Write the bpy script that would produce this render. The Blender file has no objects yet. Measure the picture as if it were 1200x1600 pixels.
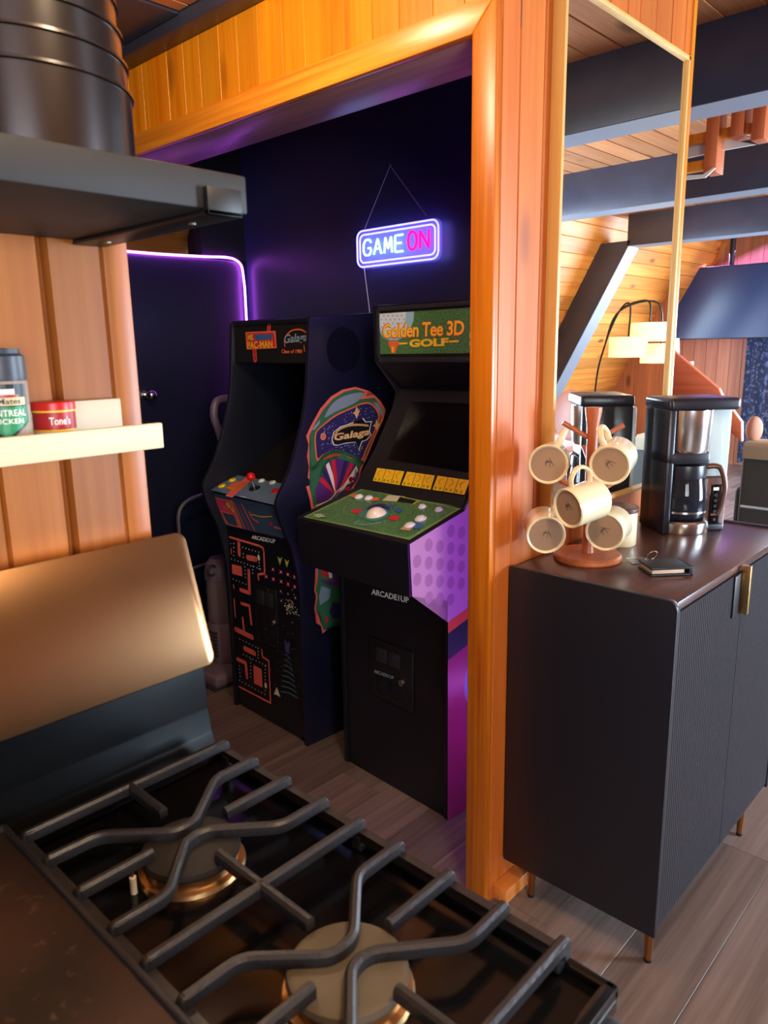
import bpy, bmesh, math, random
from mathutils import Vector as V, Matrix, Euler
random.seed(7)
PI = math.pi
SC = bpy.context.scene
COL = SC.collection

# ------------------------------------------------------------------ camera
YAW, PIT, ROL, FPX, EYE = math.radians(43.3167), math.radians(-12.5057), math.radians(0.98625), 1168.64, 1.46
FW = V((math.cos(PIT)*math.cos(YAW), math.cos(PIT)*math.sin(YAW), math.sin(PIT)))
_r0 = V((math.sin(YAW), -math.cos(YAW), 0)); _d0 = FW.cross(_r0)
RT = math.cos(ROL)*_r0 + math.sin(ROL)*_d0
DN = -math.sin(ROL)*_r0 + math.cos(ROL)*_d0
CAM = V((0, 0, EYE))
cd = bpy.data.cameras.new('camera'); cam = bpy.data.objects.new('camera', cd); COL.objects.link(cam)
cd.sensor_fit = 'VERTICAL'; cd.sensor_height = 36.0; cd.lens = FPX/1600*36.0
cd.clip_start = 0.05; cd.clip_end = 60
cd.dof.use_dof = True; cd.dof.focus_distance = 2.2; cd.dof.aperture_fstop = 9.0
cam.matrix_world = Matrix(((RT.x, -DN.x, -FW.x, 0), (RT.y, -DN.y, -FW.y, 0), (RT.z, -DN.z, -FW.z, EYE), (0, 0, 0, 1)))
SC.camera = cam
SC.view_settings.view_transform = 'Standard'; SC.view_settings.look = 'None'
SC.view_settings.exposure = 0.7; SC.view_settings.gamma = 1.0; SC.view_settings.use_curve_mapping = False

# ------------------------------------------------------------------ world and the large lights
w = bpy.data.worlds.new('sky'); SC.world = w; w.use_nodes = True
bg = w.node_tree.nodes['Background']; bg.inputs[0].default_value = (0.55, 0.72, 1.0, 1); bg.inputs[1].default_value = 0.6

def area(name, loc, target, sx, sy, watts, col):
    l = bpy.data.lights.new(name, 'AREA'); l.shape = 'RECTANGLE'; l.size = sx; l.size_y = sy; l.energy = watts; l.color = col
    o = bpy.data.objects.new(name, l); COL.objects.link(o); o.location = loc
    o.rotation_euler = (V(target)-V(loc)).to_track_quat('-Z', 'Y').to_euler()
    return o
# daylight through the roof slope and far gable windows, plus an added kitchen fill
area('daylight_side', (4.2, -2.95, 1.25), (4.0, 3, 0.9), 1.6, 1.9, 340, (0.62, 0.80, 1.0))
area('added_kitchen_fill', (-1.1, -2.36, 1.45), (1.6, 2.0, 1.0), 1.4, 1.0, 55, (0.86, 0.92, 1.0))  # added behind the camera to brighten the cabinet fronts
area('daylight_left', (6.6, 4.02, 1.3), (6.6, 0, .5), 3.0, 1.5, 110, (0.66, 0.80, 1.0))
area('daylight_far', (9.32, .5, 1.15), (0, .5, 1.05), 2.9, 1.9, 300, (0.66, 0.82, 1.0))

# ------------------------------------------------------------------ helpers
def lin(c):
    return tuple(((x/255)/12.92 if x/255 <= 0.04045 else ((x/255+0.055)/1.055)**2.4) for x in c)
def ray(px, py): return RT*((px-600)/FPX) + DN*((py-800)/FPX) + FW
def at(px, py, X=None, Y=None, Z=None):
    r = ray(px, py)
    t = X/r.x if X is not None else Y/r.y if Y is not None else (Z-EYE)/r.z
    return CAM + r*t

MATS = {}
def nodes(name):
    m = bpy.data.materials.new(name); m.use_nodes = True
    nt = m.node_tree; b = nt.nodes['Principled BSDF']
    return m, nt, b
def mat(name, col, rough=0.5, metal=0.0, spec=0.5, emit=None, es=0.0, noise=0.0, nscale=20, bump=0.0, coat=0.0, sheen=0.0):
    if name in MATS: return MATS[name]
    m, nt, b = nodes(name)
    c = (*lin(col), 1)
    b.inputs['Base Color'].default_value = c; b.inputs['Roughness'].default_value = rough
    b.inputs['Metallic'].default_value = metal; b.inputs['Specular IOR Level'].default_value = spec
    b.inputs['Coat Weight'].default_value = coat; b.inputs['Sheen Weight'].default_value = sheen
    if emit: b.inputs['Emission Color'].default_value = (*lin(emit), 1); b.inputs['Emission Strength'].default_value = es
    if noise or bump:
        tc = nt.nodes.new('ShaderNodeTexCoord'); n = nt.nodes.new('ShaderNodeTexNoise')
        n.inputs['Scale'].default_value = nscale; n.inputs['Detail'].default_value = 5
        nt.links.new(tc.outputs['Object'], n.inputs['Vector'])
        if noise:
            r = nt.nodes.new('ShaderNodeMapRange'); r.inputs[3].default_value = 1-noise; r.inputs[4].default_value = 1+noise
            r.inputs[1].default_value = .3; r.inputs[2].default_value = .7
            mx = nt.nodes.new('ShaderNodeMix'); mx.data_type = 'RGBA'; mx.blend_type = 'MULTIPLY'; mx.inputs[0].default_value = 1
            mx.inputs[6].default_value = c
            nt.links.new(n.outputs[0], r.inputs[0]); nt.links.new(r.outputs[0], mx.inputs[7]); nt.links.new(mx.outputs[2], b.inputs['Base Color'])
        if bump:
            bp = nt.nodes.new('ShaderNodeBump'); bp.inputs['Strength'].default_value = bump; bp.inputs['Distance'].default_value = .003
            nt.links.new(n.outputs[0], bp.inputs['Height']); nt.links.new(bp.outputs[0], b.inputs['Normal'])
    MATS[name] = m; return m
def wood(name, c1, c2, axis='Z', rough=0.4, var=0.35, knots=0.6, coat=0.08, fine=1.0, knotcol=(80, 35, 12), kscale=1.0):
    """boards: grain along axis, every island (board) with its own tone"""
    if name in MATS: return MATS[name]
    m, nt, b = nodes(name); L = nt.links.new; N = nt.nodes.new
    tc = N('ShaderNodeTexCoord'); geo = N('ShaderNodeNewGeometry')
    def mapped(a, bb):
        mp = N('ShaderNodeMapping'); s = [a, a, a]; s['XYZ'.index(axis)] = bb; mp.inputs['Scale'].default_value = s
        L(tc.outputs['Object'], mp.inputs['Vector']); return mp.outputs[0]
    mw = N('ShaderNodeMath'); mw.operation = 'MULTIPLY'; mw.inputs[1].default_value = 37.0; L(geo.outputs['Random Per Island'], mw.inputs[0])
    def noise(vec, sc, det, dist=0.0):
        n = N('ShaderNodeTexNoise'); n.noise_dimensions = '4D'; n.inputs['Scale'].default_value = sc; n.inputs['Detail'].default_value = det
        n.inputs['Distortion'].default_value = dist; L(vec, n.inputs['Vector']); L(mw.outputs[0], n.inputs['W']); return n.outputs[0]
    g1 = noise(mapped(14, 0.8), 1.0, 3, 0.6); g2 = noise(mapped(90*fine, 2.2), 1.0, 4, 0.2)
    a1 = N('ShaderNodeMath'); a1.operation = 'MULTIPLY_ADD'; a1.inputs[1].default_value = 0.55; L(g1, a1.inputs[0])
    a2 = N('ShaderNodeMath'); a2.operation = 'MULTIPLY'; a2.inputs[1].default_value = 0.45; L(g2, a2.inputs[0]); L(a2.outputs[0], a1.inputs[2])
    rp = N('ShaderNodeMapRange'); rp.inputs[1].default_value = .34; rp.inputs[2].default_value = .66; L(a1.outputs[0], rp.inputs[0])
    mx = N('ShaderNodeMix'); mx.data_type = 'RGBA'; mx.inputs[6].default_value = (*lin(c1), 1); mx.inputs[7].default_value = (*lin(c2), 1)
    L(rp.outputs[0], mx.inputs[0])
    vr = N('ShaderNodeMapRange'); vr.inputs[3].default_value = 1-var; vr.inputs[4].default_value = 1+var*.5; L(geo.outputs['Random Per Island'], vr.inputs[0])
    mv = N('ShaderNodeMix'); mv.data_type = 'RGBA'; mv.blend_type = 'MULTIPLY'; mv.inputs[0].default_value = 1
    L(mx.outputs[2], mv.inputs[6]); L(vr.outputs[0], mv.inputs[7]); col = mv.outputs[2]
    if knots:
        vo = N('ShaderNodeTexVoronoi'); vo.voronoi_dimensions = '4D'; vo.inputs['Scale'].default_value = 1.0
        L(mapped(7*kscale, 2.6*kscale), vo.inputs['Vector']); L(mw.outputs[0], vo.inputs['W'])
        kr = N('ShaderNodeMapRange'); kr.inputs[1].default_value = .27; kr.inputs[2].default_value = .12; kr.inputs[3].default_value = 0; kr.inputs[4].default_value = knots
        L(vo.outputs['Distance'], kr.inputs[0])
        mk = N('ShaderNodeMix'); mk.data_type = 'RGBA'; mk.inputs[7].default_value = (*lin(knotcol), 1); L(col, mk.inputs[6]); L(kr.outputs[0], mk.inputs[0]); col = mk.outputs[2]
    L(col, b.inputs['Base Color']); b.inputs['Roughness'].default_value = rough; b.inputs['Coat Weight'].default_value = coat; b.inputs['Coat Roughness'].default_value = .25
    bp = N('ShaderNodeBump'); bp.inputs['Strength'].default_value = .08; bp.inputs['Distance'].default_value = .002; L(g2, bp.inputs['Height']); L(bp.outputs[0], b.inputs['Normal'])
    MATS[name] = m; return m
def clear(name, col=(235, 245, 245), alpha=0.25, rough=0.03):
    if name in MATS: return MATS[name]
    m, nt, b = nodes(name); N = nt.nodes.new; L = nt.links.new
    b.inputs['Base Color'].default_value = (*lin(col), 1); b.inputs['Roughness'].default_value = rough
    t = N('ShaderNodeBsdfTransparent'); mx = N('ShaderNodeMixShader'); mx.inputs[0].default_value = alpha
    L(t.outputs[0], mx.inputs[1]); L(b.outputs[0], mx.inputs[2]); L(mx.outputs[0], nt.nodes['Material Output'].inputs[0])
    MATS[name] = m; return m

class G:
    """collects shapes into one mesh"""
    def __init__(s): s.bm = bmesh.new(); s.mats = []; s.tf = None
    def _in(s, t, m, T=None):
        bmesh.ops.recalc_face_normals(t, faces=t.faces[:]) if False else None
        if m not in s.mats: s.mats.append(m)
        i = s.mats.index(m)
        for f in t.faces: f.material_index = i
        if T is not None: bmesh.ops.transform(t, matrix=T, verts=t.verts[:])
        me = bpy.data.meshes.new('tmp'); t.to_mesh(me); t.free(); s.bm.from_mesh(me); bpy.data.meshes.remove(me); return s
    def box(s, lo, hi, m, bev=0.0, seg=2, T=None):
        t = bmesh.new(); bmesh.ops.create_cube(t, size=1)
        for v in t.verts: v.co = V(((lo[k]+hi[k])/2 + v.co[k]*(hi[k]-lo[k])) for k in range(3))
        if bev: bmesh.ops.bevel(t, geom=t.edges[:], offset=bev, segments=seg, profile=.5, affect='EDGES')
        return s._in(t, m, T)
    def cyl(s, p0, p1, r0, m, r1=None, n=24, bev=0.0, T=None):
        p0, p1 = V(p0), V(p1); d = p1-p0; t = bmesh.new()
        bmesh.ops.create_cone(t, cap_ends=True, segments=n, radius1=r0, radius2=r0 if r1 is None else r1, depth=d.length)
        if bev:
            es = [e for e in t.edges if abs(e.verts[0].co.z-e.verts[1].co.z) < 1e-6]
            bmesh.ops.bevel(t, geom=es, offset=bev, segments=2, profile=.5, affect='EDGES')
        M = Matrix.Translation((p0+p1)/2) @ d.to_track_quat('Z', 'Y').to_matrix().to_4x4()
        bmesh.ops.transform(t, matrix=M, verts=t.verts[:]); return s._in(t, m, T)
    def ball(s, c, r, m, sc=(1, 1, 1), n=16, T=None):
        t = bmesh.new(); bmesh.ops.create_uvsphere(t, u_segments=n*2, v_segments=n, radius=r)
        for v in t.verts: v.co = V((v.co[k]*sc[k]+c[k] for k in range(3)))
        return s._in(t, m, T)
    def lathe(s, prof, m, c=(0, 0, 0), n=36, T=None):
        t = bmesh.new(); rings = []
        for r, z in prof:
            rings.append([t.verts.new((c[0]+r*math.cos(2*PI*k/n), c[1]+r*math.sin(2*PI*k/n), c[2]+z)) for k in range(n)] if r > 1e-6 else [t.verts.new((c[0], c[1], c[2]+z))])
        for a, b in zip(rings, rings[1:]):
            for k in range(n):
                q = [a[k % len(a)], a[(k+1) % len(a)], b[(k+1) % len(b)], b[k % len(b)]]
                u = []
                for x in q:
                    if x not in u: u.append(x)
                if len(u) > 2: t.faces.new(u)
        bmesh.ops.recalc_face_normals(t, faces=t.faces[:]); return s._in(t, m, T)
    def sweep(s, pts, prof, m, closed=False, T=None, up=None):
        """prof: list of (a, b) offsets, a sideways, b along up; swept along pts with mitred corners"""
        P = [V(p) for p in pts]; n = len(P); t = bmesh.new(); rings = []
        prev = None
        for i in range(n):
            d0 = (P[i]-P[i-1]).normalized() if (i > 0 or closed) else None
            d1 = (P[(i+1) % n]-P[i]).normalized() if (i < n-1 or closed) else None
            if d0 is None: d0 = d1
            if d1 is None: d1 = d0
            d = (d0+d1); d = d.normalized() if d.length > 1e-6 else d1
            if up is not None:
                a = d.cross(V(up)).normalized(); b = V(up)
            else:
                if prev is None:
                    u = V((0, 0, 1)) if abs(d.z) < .9 else V((1, 0, 0)); a = d.cross(u).normalized()
                else: a = (prev - d*prev.dot(d)).normalized()
                prev = a; b = a.cross(d).normalized()
            k = 1/max(.35, d.dot(d1)) if up is not None else 1
            rings.append([t.verts.new(P[i]+a*x*k+b*y) for x, y in prof])
        np_ = len(prof)
        rng = range(n) if closed else range(n-1)
        for i in rng:
            A, B = rings[i], rings[(i+1) % n]
            for j in range(np_): t.faces.new((A[j], A[(j+1) % np_], B[(j+1) % np_], B[j]))
        if not closed: t.faces.new(rings[0][::-1]); t.faces.new(rings[-1])
        bmesh.ops.recalc_face_normals(t, faces=t.faces[:]); return s._in(t, m, T)
    def tube(s, pts, r, m, n=10, closed=False, T=None):
        return s.sweep(pts, [(r*math.cos(2*PI*k/n), r*math.sin(2*PI*k/n)) for k in range(n)], m, closed, T)
    def prism(s, pts, dvec, m, bev=0.0, seg=2, T=None):
        """polygon of 3D points extruded along dvec"""
        t = bmesh.new(); A = [t.verts.new(p) for p in pts]; B = [t.verts.new(V(p)+V(dvec)) for p in pts]; n = len(A)
        t.faces.new(A); t.faces.new(B[::-1])
        for i in range(n): t.faces.new((A[i], B[i], B[(i+1) % n], A[(i+1) % n]))
        bmesh.ops.recalc_face_normals(t, faces=t.faces[:])
        if bev: bmesh.ops.bevel(t, geom=t.edges[:], offset=bev, segments=seg, profile=.5, affect='EDGES')
        bmesh.ops.triangulate(t, faces=[f for f in t.faces if len(f.verts) > 4])
        return s._in(t, m, T)
    def face(s, pts, m, T=None):
        t = bmesh.new(); f = t.faces.new([t.verts.new(p) for p in pts]); bmesh.ops.triangulate(t, faces=[f]); return s._in(t, m, T)

TM = {}
def prop(o, label=None, cat=None, group=None, kind=None):
    if label: o['label'] = label
    if cat: o['category'] = cat
    if group: o['group'] = group
    if kind: o['kind'] = kind
    return o
def thing(name, label, cat, loc=(0, 0, 0), rz=0.0, group=None, M=None):
    o = bpy.data.objects.new(name, None); COL.objects.link(o); o.empty_display_size = .05
    if M is None: M = Matrix.Translation(loc) @ Matrix.Rotation(rz, 4, 'Z')
    o.matrix_world = M; TM[o.name] = M.copy()
    return prop(o, label, cat, group)
def obj(name, g, parent=None, label=None, world=False, ang=35, M=None):
    bm = g.bm
    bmesh.ops.remove_doubles(bm, verts=bm.verts[:], dist=1e-6) if False else None
    if parent is not None and world: bmesh.ops.transform(bm, matrix=TM[parent.name].inverted(), verts=bm.verts[:])
    me = bpy.data.meshes.new(name); bm.to_mesh(me); bm.free()
    for m in g.mats: me.materials.append(m)
    me.polygons.foreach_set('use_smooth', [True]*len(me.polygons)); me.set_sharp_from_angle(angle=math.radians(ang))
    o = bpy.data.objects.new(name, me); COL.objects.link(o)
    if parent is not None: o.parent = parent; TM[o.name] = TM[parent.name]
    elif M is not None: o.matrix_world = M; TM[o.name] = M
    else: TM[o.name] = Matrix.Identity(4)
    if label: o['label'] = label
    return o
def single(name, g, label, cat, group=None, base=None):
    """a thing that is one mesh, its origin moved to base"""
    if base is not None: bmesh.ops.translate(g.bm, verts=g.bm.verts[:], vec=-V(base))
    o = obj(name, g); 
    if base is not None: o.location = base; TM[o.name] = Matrix.Translation(base)
    return prop(o, label, cat, group)
def struct(name, g): return prop(obj(name, g), kind='structure')
def dup(root, M, label=None, group=None):
    r = root.copy(); COL.objects.link(r); r.matrix_world = M; TM[r.name] = M.copy()
    if label: r['label'] = label
    if group: r['group'] = group
    for ch in list(root.children):
        c = ch.copy(); COL.objects.link(c); c.parent = r
        for gch in list(ch.children):
            d = gch.copy(); COL.objects.link(d); d.parent = c
    return r
def smooth(pts, closed=False, k=6):
    P = [V(p) for p in pts]; n = len(P); out = []
    for i in (range(n) if closed else range(n-1)):
        p0 = P[(i-1) % n] if (closed or i > 0) else P[0]; p1 = P[i]; p2 = P[(i+1) % n]; p3 = P[(i+2) % n] if (closed or i < n-2) else P[-1]
        for j in range(k):
            t = j/k; out.append(.5*((2*p1)+(p2-p0)*t+(2*p0-5*p1+4*p2-p3)*t*t+(3*p1-p0-3*p2+p3)*t**3))
    if not closed: out.append(P[-1])
    return out
def fillet(pts, r, k=5):
    """round the corners of an open 3D polyline"""
    P = [V(p) for p in pts]; out = [P[0]]
    for a, b, c in zip(P, P[1:], P[2:]):
        u = (a-b); v = (c-b); q = min(r, u.length*.45, v.length*.45); u.normalize(); v.normalize()
        s, e = b+u*q, b+v*q
        for j in range(k+1):
            t = j/k; out.append((1-t)**2*s + 2*t*(1-t)*b + t*t*e)
    return out+[P[-1]]

_txt = {}
def text_geo(s, offset=0.0, shear=0.0, space=1.0):
    key = (s, offset, shear, space)
    if key in _txt: return _txt[key]
    cu = bpy.data.curves.new('t', 'FONT'); cu.body = s; cu.offset = offset; cu.shear = shear; cu.resolution_u = 3; cu.space_character = space
    o = bpy.data.objects.new('t', cu); COL.objects.link(o)
    dg = bpy.context.evaluated_depsgraph_get(); me = bpy.data.meshes.new_from_object(o.evaluated_get(dg))
    vs = [v.co.copy() for v in me.vertices]; fs = [tuple(p.vertices) for p in me.polygons]
    bpy.data.objects.remove(o); bpy.data.curves.remove(cu); bpy.data.meshes.remove(me)
    x0, x1 = min(v.x for v in vs), max(v.x for v in vs); y0, y1 = min(v.y for v in vs), max(v.y for v in vs)
    vs = [((v.x-x0)/(x1-x0), (v.y-y0)/(y1-y0)) for v in vs]
    _txt[key] = (vs, fs); return _txt[key]

class Print:
    """flat printing on a plane of a thing: p0, nrm in the thing's own space"""
    def __init__(s, th, p0, nrm, lift=0.0007):
        s.M = TM[th.name]; s.Mi = s.M.inverted(); s.p0 = V(p0); s.n = V(nrm).normalized(); s.g = G(); s.k = 0; s.th = th; s.lift = lift
        s.a = s.n.cross(V((0, 0, 1))); s.a = s.a.normalized() if s.a.length > .01 else V((0, 1, 0)); s.b = s.a.cross(s.n) * -1
    def hit(s, px, py):
        P0 = s.M @ s.p0; N = (s.M.to_3x3() @ s.n); r = ray(px, py); t = (P0-CAM).dot(N)/r.dot(N); return s.Mi @ (CAM+r*t)
    def up(s): s.k += 1; return s.n*(s.lift+s.k*0.00018)
    def poly(s, px, m, sm=False, k=5, z=None):
        pts = [V((*p, 0)) for p in px]
        if sm: pts = smooth(pts, True, k)
        o = s.up(); s.g.face([s.hit(p.x, p.y)+o for p in pts], m); return s
    def ring3(s, pts, m):
        o = s.up(); s.g.face([p+o for p in pts], m)
    def line(s, px, w, m, sm=False, closed=False, k=6):
        pts = [V((*p, 0)) for p in px]
        if sm: pts = smooth(pts, closed, k)
        o = s.up(); P = [s.hit(p.x, p.y)+o for p in pts]
        if closed: P.append(P[0])
        for a, b in zip(P, P[1:]):
            d = b-a
            if d.length < 1e-6: continue
            q = s.n.cross(d).normalized()*w/2; s.g.face([a-q, b-q, b+q, a+q], m)
        for a in P: s._disc(a, w/2, m, 10)
        return s
    def _disc(s, c, r, m, n=14, ry=None):
        u = s.n.cross(V((0, 0, 1))); u = u.normalized() if u.length > .05 else V((0, 1, 0)); v = u.cross(s.n)
        s.g.face([c+u*r*math.cos(2*PI*k/n)+v*(ry or r)*math.sin(2*PI*k/n) for k in range(n)], m)
    def dot(s, px, r, m, n=14, ry=None):
        o = s.up(); s._disc(s.hit(*px)+o, r, m, n, ry); return s
    def dots(s, pxs, r, m, n=8):
        o = s.up()
        for p in pxs: s._disc(s.hit(*p)+o, r, m, n)
        return s
    def text(s, body, quad, m, offset=0.0, shear=0.0, space=1.0):
        """quad: pixel corners tl, tr, br, bl"""
        vs, fs = text_geo(body, offset, shear, space); tl, tr, br, bl = [s.hit(*q) for q in quad]; o = s.up()
        if m not in s.g.mats: s.g.mats.append(m)
        i = s.g.mats.index(m); bv = []
        for x, y in vs: bv.append(s.g.bm.verts.new((bl*(1-x)+br*x)*(1-y)+(tl*(1-x)+tr*x)*y+o))
        for f in fs:
            try: q = s.g.bm.faces.new([bv[j] for j in f]); q.material_index = i
            except ValueError: pass
        return s
    def done(s, name, parent=None, label=None): return obj(name, s.g, parent or s.th, label)

# ------------------------------------------------------------------ materials
PINE_K = wood('pine_kitchen', (156, 82, 22), (184, 112, 44), 'Z', rough=.42, var=.22, knots=.55)
PINE_H = wood('pine_header', (222, 116, 6), (246, 160, 26), 'Z', rough=.42, var=.22, knots=.7)
PINE_M = wood('pine_mirror_wall', (180, 86, 22), (208, 118, 46), 'Z', rough=.4, var=.25, knots=.5)
TRIM_V = wood('fir_trim_upright', (200, 106, 16), (228, 144, 36), 'Z', rough=.35, var=.1, knots=.5)
TRIM_D = wood('fir_trim_post', (160, 72, 12), (228, 134, 24), 'Z', rough=.35, var=.1, knots=.4)
TRIM_Y = wood('fir_trim_lintel', (204, 98, 14), (244, 162, 50), 'Y', rough=.3, var=.1, knots=.3)
TRIM_X = wood('fir_baseboard', (200, 110, 40), (226, 146, 70), 'X', rough=.4, var=.1, knots=.3)
SOFFIT = wood('fir_soffit', (150, 110, 90), (186, 146, 120), 'Y', rough=.35, var=.1, knots=.3)
PINE_C = wood('pine_ceiling', (186, 112, 66), (216, 150, 98), 'X', rough=.5, var=.35, knots=.7, coat=0)
PINE_S = wood('pine_slope', (206, 116, 38), (236, 164, 74), 'X', rough=.5, var=.3, knots=.8, coat=0)
PINE_G = wood('pine_gable', (176, 104, 66), (204, 138, 98), 'Z', rough=.5, var=.3, knots=.7, coat=0)
FLOOR = wood('floor_planks', (82, 68, 62), (130, 114, 106), 'X', rough=.4, var=.3, knots=0, coat=0, fine=.8)
BEAM = mat('beam_black_stain', (54, 58, 76), .36, noise=.15, nscale=8, spec=.6)
NAVY = mat('wall_black_paint', (44, 47, 78), .38, spec=.5)
NAVYD = mat('door_black_paint', (24, 28, 52), .4, spec=.7)
DARKW = mat('dark_wall_paint', (22, 22, 30), .6)
BLACKW = wood('black_stained_shelf', (12, 12, 12), (20, 19, 18), 'X', rough=.6, var=.1, knots=0, coat=0)
BLK = mat('black_laminate', (15, 19, 29), .33, spec=.5)
BLKE = mat('black_edge_banding', (42, 43, 48), .3)
BLKG = mat('black_gloss_screen', (10, 11, 14), .12, spec=.5)
BLKP = mat('black_plastic', (18, 19, 23), .45)
BLKI = mat('cast_iron', (40, 40, 43), .42, metal=.3, bump=.25, nscale=180)
ENAM = mat('black_enamel', (8, 9, 11), .16, spec=.35)
STEEL = mat('brushed_steel', (190, 182, 172), .32, metal=1.0)
STEELB = mat('bright_steel', (215, 215, 215), .2, metal=1.0)
WHITE = mat('white_plastic', (235, 235, 230), .4)
GOLD = mat('brushed_brass', (205, 170, 110), .3, metal=1.0)

# ------------------------------------------------------------------ the setting
def boards(g, o, u, v, n, W, H, widths, m, t=0.012, c=0.004, back=True):
    """tongue and groove boards: side by side along u, long along v, facing n"""
    o, u, v, n = V(o), V(u), V(v), V(n); x = 0; i = 0
    while x < W-1e-4:
        b = min(widths[i % len(widths)], W-x); i += 1
        prof = [(0, 0), (0, t-c*1.3), (c*.9, t), (b-c*.9, t), (b, t-c*1.3), (b, 0)]
        pts = [o+u*(x+a)+n*d for a, d in prof]
        g.prism(pts, v*H, m); x += b
    return g
# floor: one mesh of planks running away to the right
g = G(); rnd = random.Random(3); y = -3.3
while y < 4.9:
    x = -2.7 - rnd.random()*1.2
    while x < 9.5:
        x2 = x+1.22; a, b = max(x, -2.7), min(x2, 9.5)
        if b > a: g.box((a+.0006, y+.0006, -.02), (b-.0006, y+.1794, 0), FLOOR, bev=.0006, seg=1)
        x = x2
    y += .18
g.box((-2.7, -3.3, -.06), (9.5, 4.9, -.021), DARKW)
struct('floor', g)
# kitchen wall behind the range
g = G(); boards(g, (-2.6, .945, 0), (1, 0, 0), (0, 0, 1), (0, -1, 0), 3.0, 2.7, [.145, .15, .14, .15], PINE_K, t=.015)
boards(g, (.408, .945, 0), (1, 0, 0), (0, 0, 1), (0, -1, 0), .075, 2.7, [.075], PINE_K, t=.015)
g.box((-2.6, .946, 0), (.505, 1.02, 2.7), DARKW).box((.38, .9452, 0), (.42, .946, 2.7), PINE_K)
struct('wall_kitchen', g)
struct('trim_1', G().box((.478, .925, 0), (.512, 1.035, 2.7), PINE_K, bev=.003))
# wall with the wide opening: header, post, far jamb
g = G(); boards(g, (1.455, 1.0, 2.12), (0, 1, 0), (0, 0, 1), (-1, 0, 0), 2.1, .56, [.095, .088, .1, .086, .092, .15, .09, .1], PINE_H, t=.015, c=.0022)
g.box((1.456, 1.0, 2.12), (1.60, 3.1, 2.68), DARKW)
g.box((1.456, 2.99, 0), (1.60, 3.1, 2.12), NAVYD)
struct('wall_opening', g)
struct('trim_2', G().prism([V((1.42, .997, 2.165)), V((1.42, 3.1, 2.165)), V((1.42, 3.1, 2.1)), V((1.42, 1.062, 2.1))], (.022, 0, 0), TRIM_Y, bev=.003))
struct('trim_3', G().prism([V((1.42, .997, 0)), V((1.42, 1.06, 0)), V((1.42, 1.06, 2.1)), V((1.42, .997, 2.163))], (.022, 0, 0), TRIM_D, bev=.003))
struct('trim_4', G().box((1.443, 1.062, 2.10), (1.62, 3.1, 2.118), SOFFIT, bev=.002))
# wall that carries the mirror
g = G(); boards(g, (1.443, 1.012, 0), (1, 0, 0), (0, 0, 1), (0, -1, 0), .965, 2.68, [.07, .098, .1, .093, .1, .095], PINE_M, t=.014)
g.box((1.443, 1.013, 0), (2.41, 1.06, 2.68), NAVY)
struct('wall_mirror', g)
struct('trim_5', G().box((2.40, .992, 0), (2.422, 1.065, 2.68), TRIM_V, bev=.002))
struct('baseboard_mirror', G().box((1.46, .955, 0), (2.39, .998, .042), TRIM_X, bev=.003))
# arcade room
struct('wall_arcade_back', G().box((2.34, 1.06, 0), (2.415, 3.6, 2.68), NAVY))
d1 = struct('door_1', G().box((.9, 3.1, 0), (2.335, 3.14, 1.872), NAVYD, bev=.003).box((.9, 3.094, .735), (2.335, 3.1, .745), NAVYD))
kb = at(232, 617, Y=3.07)
obj('door_handle', G().cyl((kb.x, 3.1, kb.z), (kb.x, 3.085, kb.z), .026, STEELB).cyl((kb.x, 3.088, kb.z), (kb.x, 3.05, kb.z), .010, STEELB).ball((kb.x, 3.045, kb.z), .024, STEELB), d1, 'steel knob')
struct('wall_partition', G().box((2.09, 3.105, 1.875), (2.34, 3.16, 2.68), DARKW))
# roof: sloping planks, both sides
def slope_y(z, side): return (-1.86-(2.38-z)*.55) if side < 0 else (3.42+(2.38-z)*.55)
def slope(name, side, spans):
    g = G(); H = 2.72
    for x0, x1, z0, z1 in spans:
        a = V((x0, slope_y(z0, side), z0)); b = V((x0, slope_y(z1, side), z1)); up = (b-a); L = up.length; up.normalize()
        n = V((1, 0, 0)).cross(up); n = n if n.y*side < 0 else -n
        boards(g, a, up, (1, 0, 0), n, L, x1-x0, [.15, .145, .15, .14], PINE_S, t=.012, c=.006)
        g.prism([a-n*.001, b-n*.001, b-n*.05, a-n*.05], (x1-x0, 0, 0), DARKW)
    return struct(name, g)
slope('wall_slope_right', -1, [(-2.7, -1.85, 0, 2.72), (-1.85, -.35, 0, .95), (-1.85, -.35, 1.95, 2.72), (-.35, 3.3, 0, 2.72), (5.1, 9.45, 0, 2.72), (3.3, 5.1, 2.15, 2.72)])
slope('wall_slope_left', 1, [(-2.7, 5.0, 0, 2.72), (8.2, 9.45, 0, 2.72), (5.0, 8.2, 0, .5), (5.0, 8.2, 2.1, 2.72)])
g = G()
for x0, x1, z0, z1 in ((4.97, 5.04, .47, 2.13), (8.16, 8.23, .47, 2.13), (6.57, 6.63, .47, 2.13), (4.97, 8.23, .47, .53), (4.97, 8.23, 2.07, 2.13)):
    q = [V((x0, slope_y(z, 1)+d, z)) for z, d in ((z0, -.03), (z1, -.03), (z1, .05), (z0, .05))]; g.prism(q, (x1-x0, 0, 0), WHITE)
struct('window_4', g)
g = G()
for x0, x1, z0, z1 in ((-1.88, -1.82, .92, 1.98), (-.38, -.32, .92, 1.98), (-1.13, -1.08, .92, 1.98), (-1.88, -.32, .92, .98), (-1.88, -.32, 1.92, 1.98)):
    q = [V((x0, slope_y(z, -1)+d, z)) for z, d in ((z0, -.05), (z1, -.05), (z1, .03), (z0, .03))]; g.prism(q, (x1-x0, 0, 0), WHITE)
struct('added_window_2', g)  # unseen frame added around the opening of the kitchen fill light
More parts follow.
